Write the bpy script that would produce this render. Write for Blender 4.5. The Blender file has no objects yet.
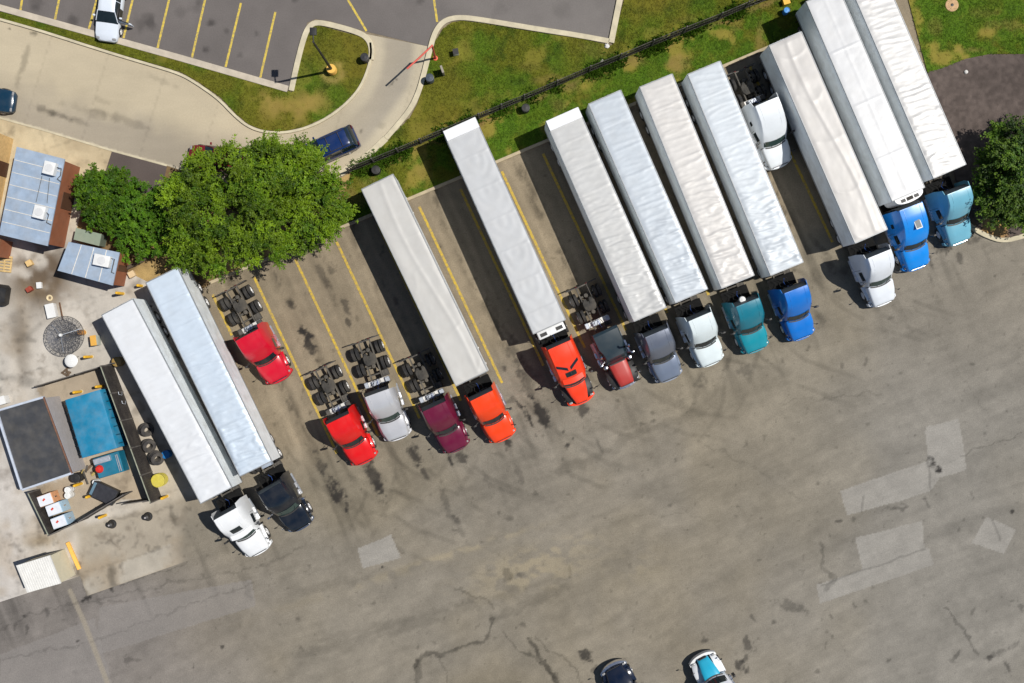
import bpy, bmesh, math, random
import numpy as np
from mathutils import Vector, Matrix
from mathutils.geometry import delaunay_2d_cdt

# ------------------------------------------------------------------ camera, light, exposure
H = 80.0            # flying height of the camera above the lot (m)
S = 13.0            # pixels per metre on the ground
scene = bpy.context.scene
COL = scene.collection
cam = bpy.data.cameras.new("camera")
cam.sensor_width = 36.0
cam.lens = 36.0 * (H * S) / 1024.0
cam.clip_start = 1.0
cam.clip_end = 2000.0
camo = bpy.data.objects.new("camera", cam)
camo.location = (0, 0, H)
COL.objects.link(camo)
scene.camera = camo

SUN_EL, SUN_AZ = math.radians(59.8), math.atan2(0.976, 0.2)   # azimuth clockwise from +Y
w = bpy.data.worlds.new("World")
scene.world = w
w.use_nodes = True
nt = w.node_tree
bg = nt.nodes["Background"]
sky = nt.nodes.new("ShaderNodeTexSky")
sky.sky_type = 'NISHITA'
sky.sun_disc = False
sky.sun_elevation = SUN_EL
sky.sun_rotation = SUN_AZ
sky.altitude = 200
sky.air_density = 1.0
sky.dust_density = 0.6
nt.links.new(sky.outputs[0], bg.inputs[0])
bg.inputs[1].default_value = 0.064
sun = bpy.data.lights.new("sun", 'SUN')
sun.energy = 4.6
sun.angle = math.radians(0.5)
sun.color = (1.0, 0.965, 0.9)
suno = bpy.data.objects.new("sun", sun)
sd = Vector((math.sin(SUN_AZ) * math.cos(SUN_EL), math.cos(SUN_AZ) * math.cos(SUN_EL), math.sin(SUN_EL)))
suno.rotation_euler = sd.to_track_quat('Z', 'Y').to_euler()
COL.objects.link(suno)
scene.view_settings.view_transform = 'Standard'
scene.view_settings.look = 'None'
scene.view_settings.exposure = 0.0
scene.view_settings.gamma = 1.0
scene.render.engine = 'CYCLES'
scene.cycles.max_bounces = 8
scene.cycles.transparent_max_bounces = 16

rnd = random.Random(7)
rng = np.random.default_rng(11)
PI = math.pi


# ------------------------------------------------------------------ measuring helpers
def P(px, py, z=0.0):
    """Point at height z that the plan survey (13 px per metre) puts at px, py."""
    k = (1 - z / H) / S
    return Vector(((px - 512) * k, (341.5 - py) * k, z))


def lin(c):
    return tuple(((v / 255) / 12.92 if v / 255 <= 0.04045 else ((v / 255 + 0.055) / 1.055) ** 2.4) for v in c)


ALB = 1.12


def obs(r, g, b, f=1.0):
    """Base colour of a surface from its sunlit colour."""
    return np.array([v / ALB * f for v in lin((r, g, b))])


# ------------------------------------------------------------------ numpy noise
_tab = np.random.default_rng(5).random((64, 256, 256)).astype(np.float32)


def vnoise(x, y, seed=0):
    xi = np.floor(x).astype(np.int64); yi = np.floor(y).astype(np.int64)
    fx = x - xi; fy = y - yi
    fx = fx * fx * (3 - 2 * fx); fy = fy * fy * (3 - 2 * fy)
    t = _tab[seed % 64]
    a = t[xi & 255, yi & 255]; b = t[(xi + 1) & 255, yi & 255]
    c = t[xi & 255, (yi + 1) & 255]; d = t[(xi + 1) & 255, (yi + 1) & 255]
    return (a * (1 - fx) + b * fx) * (1 - fy) + (c * (1 - fx) + d * fx) * fy


def fbm(x, y, seed=0, octv=4, gain=0.5):
    s = 0; amp = 1; tot = 0
    for o in range(octv):
        s = s + amp * vnoise(x * 2 ** o + 17.3 * o, y * 2 ** o - 9.1 * o, seed + o)
        tot += amp; amp *= gain
    return s / tot


def sstep(a, b, x):
    t = np.clip((x - a) / (b - a), 0, 1)
    return t * t * (3 - 2 * t)


def inpoly(px, py, poly):
    r = np.zeros(px.shape, bool)
    n = len(poly)
    for i in range(n):
        x0, y0 = poly[i]; x1, y1 = poly[(i + 1) % n]
        c = ((y0 > py) != (y1 > py)) & (px < (x1 - x0) * (py - y0) / ((y1 - y0) if y1 != y0 else 1e-9) + x0)
        r ^= c
    return r


def segdist(px, py, pts):
    d = np.full(px.shape, 1e9)
    for (x0, y0), (x1, y1) in zip(pts[:-1], pts[1:]):
        dx, dy = x1 - x0, y1 - y0
        L = dx * dx + dy * dy + 1e-9
        t = np.clip(((px - x0) * dx + (py - y0) * dy) / L, 0, 1)
        d = np.minimum(d, np.hypot(px - x0 - t * dx, py - y0 - t * dy))
    return d


# ------------------------------------------------------------------ materials
MATS = {}


def newmat(name):
    m = bpy.data.materials.new(name)
    m.use_nodes = True
    return m, m.node_tree, m.node_tree.nodes["Principled BSDF"]


def mat(name, col, rough=0.5, metal=0.0, coat=0.0, var=0.12, scale=3.0, bump=0.0, bscale=40.0, dust=0.0, spec=0.5):
    """Plain surface with uneven tone, gloss and a little dust."""
    if name in MATS:
        return MATS[name]
    m, t, b = newmat(name)
    N, L = t.nodes, t.links
    tc = N.new("ShaderNodeTexCoord")
    n1 = N.new("ShaderNodeTexNoise"); n1.inputs["Scale"].default_value = scale; n1.inputs["Detail"].default_value = 6
    n1.inputs["Roughness"].default_value = 0.65
    L.new(tc.outputs["Object"], n1.inputs["Vector"])
    mr = N.new("ShaderNodeMapRange")
    mr.inputs[1].default_value = 0.25; mr.inputs[2].default_value = 0.75
    mr.inputs[3].default_value = 1 - var; mr.inputs[4].default_value = 1 + var
    L.new(n1.outputs["Fac"], mr.inputs[0])
    mx = N.new("ShaderNodeVectorMath"); mx.operation = 'SCALE'
    mx.inputs[0].default_value = tuple(col)[:3]
    L.new(mr.outputs[0], mx.inputs["Scale"])
    out = mx.outputs[0]
    if dust > 0:
        n2 = N.new("ShaderNodeTexNoise"); n2.inputs["Scale"].default_value = 1.3; n2.inputs["Detail"].default_value = 8
        L.new(tc.outputs["Object"], n2.inputs["Vector"])
        m2 = N.new("ShaderNodeMapRange"); m2.inputs[1].default_value = 0.4; m2.inputs[2].default_value = 0.75
        m2.inputs[3].default_value = 0; m2.inputs[4].default_value = dust
        L.new(n2.outputs["Fac"], m2.inputs[0])
        mc = N.new("ShaderNodeMix"); mc.data_type = 'RGBA'
        L.new(m2.outputs[0], mc.inputs[0]); L.new(out, mc.inputs[6])
        mc.inputs[7].default_value = (0.30, 0.26, 0.2, 1)
        out = mc.outputs[2]
    L.new(out, b.inputs["Base Color"])
    m3 = N.new("ShaderNodeMapRange")
    m3.inputs[3].default_value = max(0.02, rough - 0.08); m3.inputs[4].default_value = min(1, rough + 0.12)
    L.new(n1.outputs["Fac"], m3.inputs[0]); L.new(m3.outputs[0], b.inputs["Roughness"])
    b.inputs["Metallic"].default_value = metal
    b.inputs["Coat Weight"].default_value = coat
    b.inputs["Coat Roughness"].default_value = 0.08
    b.inputs["Specular IOR Level"].default_value = spec
    if bump > 0:
        n4 = N.new("ShaderNodeTexNoise"); n4.inputs["Scale"].default_value = bscale; n4.inputs["Detail"].default_value = 4
        L.new(tc.outputs["Object"], n4.inputs["Vector"])
        bp = N.new("ShaderNodeBump"); bp.inputs["Strength"].default_value = bump; bp.inputs["Distance"].default_value = 0.03
        L.new(n4.outputs["Fac"], bp.inputs["Height"]); L.new(bp.outputs[0], b.inputs["Normal"])
    MATS[name] = m
    return m


def painted(name, rough=0.9, fine=14.0, amt=0.16, bump=0.35, translucent=0.0, grit=70.0):
    """Surface whose own colour is stored per vertex, with fine grain on top."""
    if name in MATS:
        return MATS[name]
    m, t, b = newmat(name)
    N, L = t.nodes, t.links
    at = N.new("ShaderNodeAttribute"); at.attribute_name = "paint"
    tc = N.new("ShaderNodeTexCoord")
    n1 = N.new("ShaderNodeTexNoise"); n1.inputs["Scale"].default_value = fine; n1.inputs["Detail"].default_value = 5
    n1.inputs["Roughness"].default_value = 0.7
    L.new(tc.outputs["Object"], n1.inputs["Vector"])
    mr = N.new("ShaderNodeMapRange")
    mr.inputs[1].default_value = 0.25; mr.inputs[2].default_value = 0.75
    mr.inputs[3].default_value = 1 - amt; mr.inputs[4].default_value = 1 + amt
    L.new(n1.outputs["Fac"], mr.inputs[0])
    mx = N.new("ShaderNodeVectorMath"); mx.operation = 'SCALE'
    L.new(at.outputs["Color"], mx.inputs[0]); L.new(mr.outputs[0], mx.inputs["Scale"])
    L.new(mx.outputs[0], b.inputs["Base Color"])
    b.inputs["Roughness"].default_value = rough
    b.inputs["Specular IOR Level"].default_value = 0.25
    if bump > 0:
        n4 = N.new("ShaderNodeTexNoise"); n4.inputs["Scale"].default_value = grit; n4.inputs["Detail"].default_value = 3
        L.new(tc.outputs["Object"], n4.inputs["Vector"])
        bp = N.new("ShaderNodeBump"); bp.inputs["Strength"].default_value = bump; bp.inputs["Distance"].default_value = 0.02
        L.new(n4.outputs["Fac"], bp.inputs["Height"]); L.new(bp.outputs[0], b.inputs["Normal"])
    if translucent > 0:
        tr = N.new("ShaderNodeBsdfTranslucent")
        L.new(mx.outputs[0], tr.inputs["Color"])
        ms = N.new("ShaderNodeMixShader"); ms.inputs[0].default_value = translucent
        L.new(b.outputs[0], ms.inputs[1]); L.new(tr.outputs[0], ms.inputs[2])
        L.new(ms.outputs[0], N["Material Output"].inputs["Surface"])
    MATS[name] = m
    return m


def worn_paint(name, col, under, wear=0.5):
    if name in MATS:
        return MATS[name]
    m, t, b = newmat(name)
    N, L = t.nodes, t.links
    tc = N.new("ShaderNodeTexCoord")
    n1 = N.new("ShaderNodeTexNoise"); n1.inputs["Scale"].default_value = 5.0; n1.inputs["Detail"].default_value = 10
    n1.inputs["Roughness"].default_value = 0.75
    L.new(tc.outputs["Object"], n1.inputs["Vector"])
    mr = N.new("ShaderNodeMapRange"); mr.inputs[1].default_value = wear - 0.1; mr.inputs[2].default_value = wear + 0.12
    L.new(n1.outputs["Fac"], mr.inputs[0])
    mc = N.new("ShaderNodeMix"); mc.data_type = 'RGBA'
    mc.inputs[6].default_value = tuple(col) + (1,); mc.inputs[7].default_value = tuple(under) + (1,)
    L.new(mr.outputs[0], mc.inputs[0]); L.new(mc.outputs[2], b.inputs["Base Color"])
    b.inputs["Roughness"].default_value = 0.85
    MATS[name] = m
    return m


def netmat(name, col, density=26.0, fill=0.42):
    """Perforated metal sheet: small holes let the light through."""
    m, t, b = newmat(name)
    N, L = t.nodes, t.links
    b.inputs["Base Color"].default_value = tuple(col) + (1,)
    b.inputs["Roughness"].default_value = 0.6
    b.inputs["Metallic"].default_value = 0.4
    tc = N.new("ShaderNodeTexCoord")
    v = N.new("ShaderNodeTexVoronoi"); v.inputs["Scale"].default_value = density
    L.new(tc.outputs["Object"], v.inputs["Vector"])
    g = N.new("ShaderNodeMath"); g.operation = 'GREATER_THAN'; g.inputs[1].default_value = fill
    L.new(v.outputs["Distance"], g.inputs[0])
    tr = N.new("ShaderNodeBsdfTransparent")
    ms = N.new("ShaderNodeMixShader")
    L.new(g.outputs[0], ms.inputs[0]); L.new(tr.outputs[0], ms.inputs[1]); L.new(b.outputs[0], ms.inputs[2])
    L.new(ms.outputs[0], N["Material Output"].inputs["Surface"])
    return m


def c3(r, g, b, f=1.0):
    return tuple(float(v) for v in obs(r, g, b, f))


M_TYRE = mat("tyre_rubber", (0.018, 0.018, 0.019), 0.85, var=0.3, bump=0.3, dust=0.2)
M_RIM = mat("wheel_rim", (0.72, 0.72, 0.72), 0.4, metal=0.25, var=0.15)
M_FRAME = mat("chassis_steel", (0.045, 0.042, 0.04), 0.7, var=0.4, dust=0.35)
M_GREASE = mat("greasy_steel", (0.042, 0.04, 0.037), 0.85, spec=.2, metal=0.0, var=0.4, dust=0.25)
M_CHROME = mat("chrome_trim", (0.75, 0.76, 0.78), 0.18, metal=1.0, var=0.1)
M_ALU = mat("tread_aluminium", (0.42, 0.45, 0.5), 0.5, metal=0.5, var=0.2, bump=0.2)
M_GLASS = mat("dark_window_glass", (0.012, 0.02, 0.024), 0.06, var=0.2, coat=0.5)
M_GLASSG = mat("green_window_glass", (0.03, 0.055, 0.05), 0.06, var=0.2, coat=0.5)
M_BLACK = mat("black_plastic", (0.015, 0.015, 0.016), 0.55, var=0.3, dust=0.1)
M_LAMP = mat("lamp_lens", (0.28, 0.28, 0.28), 0.2, var=0.1)
M_REDLENS = mat("red_lens", (0.09, 0.004, 0.005), 0.2, var=0.1)
M_YELLOW = mat("yellow_paint", c3(240, 185, 40), 0.55, var=0.2, dust=0.25)
M_WHITEBOX = mat("white_enamel", (0.72, 0.72, 0.71), 0.4, var=0.08, dust=0.15)
M_GAPSHADE = mat("gap_shade_black", (.012, .012, .012), .95, var=.4, spec=.08)
M_HOSE = mat("red_hose", (0.3, 0.03, 0.02), 0.5)
M_HOSEB = mat("blue_hose", (0.03, 0.08, 0.3), 0.5)


# ------------------------------------------------------------------ mesh helpers
class MB:
    def __init__(self):
        self.bm = bmesh.new(); self.mi = 0

    def _fin(self, faces):
        for f in faces:
            f.material_index = self.mi

    def box(self, c, s, rz=0.0, bev=0.0, rot=None, seg=1):
        r = bmesh.ops.create_cube(self.bm, size=1.0)
        vs = r["verts"]
        M = Matrix.Translation(Vector(c)) @ (rot if rot is not None else Matrix.Rotation(rz, 4, 'Z')) @ Matrix.Diagonal((s[0], s[1], s[2], 1))
        bmesh.ops.transform(self.bm, matrix=M, verts=vs)
        fs = list({f for v in vs for f in v.link_faces})
        self._fin(fs)
        if bev > 0:
            es = list({e for v in vs for e in v.link_edges})
            r2 = bmesh.ops.bevel(self.bm, geom=es, offset=bev, segments=seg, affect='EDGES', profile=0.6)
            self._fin(r2["faces"])
        return self

    def tube(self, pts, r, seg=8, r2=None):
        pts = [Vector(p) for p in pts]
        rings = []
        n = len(pts)
        for i, p in enumerate(pts):
            d = (pts[min(i + 1, n - 1)] - pts[max(i - 1, 0)]).normalized()
            up = Vector((0, 0, 1)) if abs(d.z) < 0.95 else Vector((1, 0, 0))
            a = d.cross(up).normalized(); b = a.cross(d).normalized()
            rr = r if r2 is None else r + (r2 - r) * i / max(1, n - 1)
            rings.append([p + (a * math.cos(2 * PI * k / seg) + b * math.sin(2 * PI * k / seg)) * rr for k in range(seg)])
        return self.loft(rings)

    def loft(self, rings, cap=True, closed=True):
        bm = self.bm
        V = [[bm.verts.new(Vector(p)) for p in r] for r in rings]
        fs = []
        n = len(V[0])
        for i in range(len(V) - 1):
            for k in range(n if closed else n - 1):
                a, b, c, d = V[i][k], V[i][(k + 1) % n], V[i + 1][(k + 1) % n], V[i + 1][k]
                try:
                    fs.append(bm.faces.new((a, b, c, d)))
                except ValueError:
                    pass
        if cap and closed:
            fs.append(bm.faces.new(list(reversed(V[0])))); fs.append(bm.faces.new(V[-1]))
        self._fin(fs)
        return self

    def lathe(self, prof, c=(0, 0, 0), axis='Z', seg=24, cap=False):
        rings = []
        for r, h in prof:
            ring = []
            for k in range(seg):
                a = 2 * PI * k / seg
                if axis == 'Z':
                    ring.append((c[0] + r * math.cos(a), c[1] + r * math.sin(a), c[2] + h))
                else:
                    ring.append((c[0] + r * math.cos(a), c[1] + h, c[2] + r * math.sin(a)))
            rings.append(ring)
        return self.loft(rings, cap=cap)

    def prism(self, poly, z0, z1):
        lo = [(p[0], p[1], z0) for p in poly]; hi = [(p[0], p[1], z1) for p in poly]
        return self.loft([lo, hi])

    def face(self, pts):
        f = self.bm.faces.new([self.bm.verts.new(Vector(p)) for p in pts]); f.material_index = self.mi
        return self

    def build(self, name, mats, parent=None, smooth=38, loc=None, rot=None):
        bm = self.bm
        bmesh.ops.recalc_face_normals(bm, faces=bm.faces)
        if smooth:
            lim = math.radians(smooth)
            for f in bm.faces:
                f.smooth = True
            for e in bm.edges:
                if len(e.link_faces) == 2:
                    e.smooth = e.calc_face_angle(0) < lim
        me = bpy.data.meshes.new(name)
        bm.to_mesh(me); bm.free()
        if not isinstance(mats, (list, tuple)):
            mats = [mats]
        for m in mats:
            me.materials.append(m)
        return link(name, me, parent, loc, rot)


def link(name, me, parent=None, loc=None, rot=None):
    o = bpy.data.objects.new(name, me)
    COL.objects.link(o)
    if parent is not None:
        o.parent = parent
    if loc is not None:
        o.location = loc
    if rot is not None:
        o.rotation_euler = rot
    return o


def tag(o, label=None, cat=None, group=None, kind=None):
    if label: o["label"] = label
    if cat: o["category"] = cat
    if group: o["group"] = group
    if kind: o["kind"] = kind
    return o


def thing(name, label, cat, loc=(0, 0, 0), rz=0.0, group=None):
    o = bpy.data.objects.new(name, None)
    o.empty_display_size = 0.3
    COL.objects.link(o)
    o.location = loc; o.rotation_euler = (0, 0, rz)
    return tag(o, label, cat, group)


def structure(o):
    o["kind"] = "structure"
    return o


def paint_attr(me, cols):
    n = len(me.vertices)
    ca = me.color_attributes.new("paint", 'FLOAT_COLOR', 'POINT')
    a = np.ones((n, 4), np.float32); a[:, :3] = cols
    ca.data.foreach_set("color", a.ravel())


def region(name, poly, z, paint, material, step=0.18, kind="structure"):
    """Flat patch of ground with an exact outline (plan pixels) and per-vertex own colour."""
    pts = [tuple(P(x, y).xy) for x, y in poly]
    # finer outline
    out = []
    for i in range(len(pts)):
        a = Vector(pts[i]); b = Vector(pts[(i + 1) % len(pts)])
        n = max(1, int((b - a).length / (step * 2)))
        for k in range(n):
            out.append(a.lerp(b, k / n))
    arr = np.array([(p.x, p.y) for p in out])
    x0, y0 = arr.min(0); x1, y1 = arr.max(0)
    gx, gy = np.meshgrid(np.arange(x0, x1, step), np.arange(y0, y1, step))
    gx = gx + rng.uniform(-.2, .2, gx.shape) * step; gy = gy + rng.uniform(-.2, .2, gy.shape) * step
    gx = gx.ravel(); gy = gy.ravel()
    ins = inpoly(gx, gy, arr.tolist())
    d = np.full(gx.shape, 1e9)
    cl = arr.tolist() + [arr[0].tolist()]
    d = segdist(gx, gy, cl)
    keep = ins & (d > step * 0.5)
    verts = [Vector((float(a), float(b))) for a, b in arr] + [Vector((float(a), float(b))) for a, b in zip(gx[keep], gy[keep])]
    n = len(arr)
    edges = [(i, (i + 1) % n) for i in range(n)]
    res = delaunay_2d_cdt(verts, edges, [], 1, 1e-5)
    me = bpy.data.meshes.new(name)
    me.from_pydata([(v.x, v.y, 0) for v in res[0]], [], res[2])
    xy = np.array([(v.x, v.y) for v in res[0]])
    paint_attr(me, paint(xy[:, 0], xy[:, 1]))
    me.materials.append(material)
    o = link(name, me, loc=(0, 0, z))
    o["kind"] = kind
    # make the sheet face up
    bm = bmesh.new(); bm.from_mesh(me)
    for f in bm.faces:
        if f.normal.z < 0: f.normal_flip()
    bm.to_mesh(me); bm.free()
    return o, res


def mix(c, d, t):
    return c * (1 - t[:, None]) + np.asarray(d)[None, :] * t[:, None]


# ------------------------------------------------------------------ GROUND
AX = np.array([0.42, 0.907]); KD = np.array([0.9217, -0.388]); KN = np.array([0.388, 0.9217])

big = MB(); big.box((0, 0, -0.55), (900, 900, 1.0))
structure(big.build("ground", mat("far_ground", c3(110, 104, 88), 0.95, var=0.25, scale=0.05)))

STAINS = [  # plan x, y, length, width (m), angle from the lane axis (deg), strength
    (335, 490, 3.2, 1.2, 0, .85), (320, 462, 2.2, .8, 0, .55), (373, 476, 3.4, 1.0, 4, .7), (379, 487, 1.2, .8, 0, .6),
    (416, 458, 2.6, .9, 0, .75), (423, 470, 1.4, .6, 0, .6), (462, 456, 1.3, .9, 0, .65), (451, 462, 1.6, .35, 0, .8),
    (507, 444, 1.0, .9, 0, .75), (541, 412, 2.6, 1.0, 0, .9), (531, 422, 2.0, .35, 2, .85), (536, 435, 1.2, .3, 0, .6),
    (583, 410, 1.3, 1.3, 0, .65), (568, 445, .5, .5, 0, .75), (573, 438, .4, .25, 0, .6), (563, 432, .3, .3, 0, .5),
    (447, 505, 4.0, .7, 4, .35), (458, 525, 3.0, .6, 0, .28), (520, 476, 2.6, .5, 0, .3), (486, 480, 2.2, .6, 0, .28),
    (600, 447, 2.0, .3, 0, .3), (310, 343, 2.6, 1.0, 0, .85), (306, 334, 1.2, .9, 0, .7), (346, 308, 2.6, .6, 0, .55),
    (349, 322, 1.2, .5, 0, .6), (291, 306, 1.0, .6, 0, .55), (279, 284, 1.8, .5, 0, .45), (322, 275, 2.4, .6, 0, .4),
    (331, 268, 1.0, .7, 0, .4), (395, 300, 1.2, .5, 0, .35), (513, 350, 5.0, 1.2, 6, .45), (505, 370, .7, .45, 0, .6),
    (519, 405, .6, .3, 0, .6), (512, 400, .5, .9, 0, .4), (524, 413, 1.2, .3, 3, .6), (528, 380, 3.4, 1.3, 0, .35),
    (790, 250, 2.6, .9, 0, .4), (828, 262, 1.8, .8, 0, .35), (845, 272, 1.5, .8, 0, .3), (948, 245, 1.4, 2.2, 0, .7),
    (930, 262, 1.6, .5, 0, .55), (975, 238, .8, 1.6, 0, .45), (960, 258, 1.4, .6, 0, .5), (930, 277, 1.5, .6, 0, .35),
    (934, 463, 1.2, .8, 0, .85), (938, 468, .8, .5, 0, .8), (895, 508, .6, 2.4, 20, .45), (927, 503, 1.2, .4, 0, .5),
    (1013, 511, .4, .5, 0, .75), (840, 521, .3, .9, 20, .6), (750, 646, 1.6, 1.0, -20, .55), (741, 668, 1.6, 1.1, 0, .7),
    (746, 660, .8, .6, 0, .5), (585, 655, 1.3, 1.2, 0, .75), (595, 668, .9, .8, 0, .6), (793, 606, 2.6, .9, -55, .4),
    (752, 617, .9, .35, 0, .45), (775, 622, .4, .5, 0, .45), (704, 641, .6, .6, 0, .5), (656, 348, 1.0, 1.0, 0, .4),
    (700, 380, 1.2, 1.6, 0, .35), (745, 372, 1.4, 1.4, 0, .3), (680, 400, 1.2, .9, 0, .28), (820, 320, 2.2, .9, 0, .3),
    (88, 598, .5, .9, 0, .85), (112, 572, 1.0, .5, 30, .75), (111, 588, .8, .4, 0, .7), (24, 616, .5, .9, 40, .7), (27, 630, 1.0, .3, 30, .4),
    (219, 620, .25, .3, 0, .9), (222, 647, .3, .4, 0, .7), (193, 668, .3, .3, 0, .5), (78, 641, .3, .7, 0, .6), (48, 612, 1.0, .5, 0, .4),
    (382, 567, .3, .3, 0, .95), (507, 574, 1.0, .9, 0, .35), (519, 574, .8, .8, 0, .35), (670, 340, 1.2, 1.2, 0, .3),
    (890, 660, .4, .6, 0, .4), (989, 659, .8, .8, 20, .6), (1008, 668, 1.2, .4, 0, .5), (1003, 650, .6, 2.6, 0, .35), (957, 655, 1.2, .3, 60, .45),
    (655, 420, .4, .6, 0, .4), (707, 640, .4, .5, 0, .4), (450, 425, .3, .3, 0, .5), (648, 470, .25, .25, 0, .4), (670, 505, .3, .6, 0, .35),
]
CRACKS = [
    ([(414, 664), (420, 657), (438, 654), (452, 650), (470, 646), (485, 641), (489, 631), (494, 620)], .24, .72),
    ([(415, 662), (418, 675), (421, 690)], .3, .75), ([(440, 655), (445, 672), (450, 690)], .14, .4),
    ([(505, 634), (520, 650), (541, 662), (552, 676), (556, 690)], .14, .6), ([(528, 637), (538, 652), (546, 668), (557, 684)], .24, .85),
    ([(538, 640), (560, 655), (575, 668), (583, 690)], .12, .5), ([(493, 610), (480, 598), (455, 590)], .12, .5),
    ([(494, 620), (512, 612), (540, 598), (566, 588)], .5, .3), ([(945, 610), (960, 628), (980, 652)], .13, .6),
    ([(560, 470), (590, 460), (625, 440), (660, 424), (700, 412)], .55, .28), ([(300, 592), (350, 580), (420, 566)], .5, .2),
    ([(300, 655), (360, 640), (440, 615), (520, 592)], .7, .25), ([(320, 640), (400, 620), (470, 600)], .4, .22),
    ([(700, 440), (760, 470), (800, 500)], .1, .25), ([(820, 545), (824, 570), (834, 580), (828, 590)], .25, .5),
    ([(87, 596), (189, 561)], .12, .5), ([(95, 600), (255, 566), (300, 550)], .12, .35), ([(252, 583), (120, 632), (60, 650), (0, 660)], .1, .35),
    ([(0, 628), (40, 612), (80, 604), (130, 600)], .12, .4), ([(80, 562), (82, 580), (88, 595)], .1, .5),
    ([(240, 572), (248, 596)], .3, .25), ([(780, 402), (830, 398), (880, 392)], .1, .3), ([(960, 458), (985, 446), (1020, 436)], .08, .5),
    ([(900, 300), (935, 330), (960, 372), (990, 420)], .07, .22), ([(610, 520), (680, 512), (720, 520)], .08, .25),
]
PATCHES = [
    [(925.6, 427), (958.6, 419.6), (967, 469.7), (939, 478), (930.5, 491.7), (847.4, 516), (840, 490.5), (928, 461)],
    [(855, 538), (921.5, 520.6), (924.7, 547.5), (929.4, 549), (933, 565), (820, 603), (816, 585), (863, 569.6)],
    [(986, 517), (1016, 530), (1004, 554), (972, 543)],
    [(357, 548), (391, 535), (401, 558), (363, 568)],
]
DPATCH = [  # greyer relaid strips at the lower left
    [(100, 607), (250, 580), (256, 606), (98, 655)], [(0, 655), (95, 618), (112, 683), (110, 720), (0, 720)],
]


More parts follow.
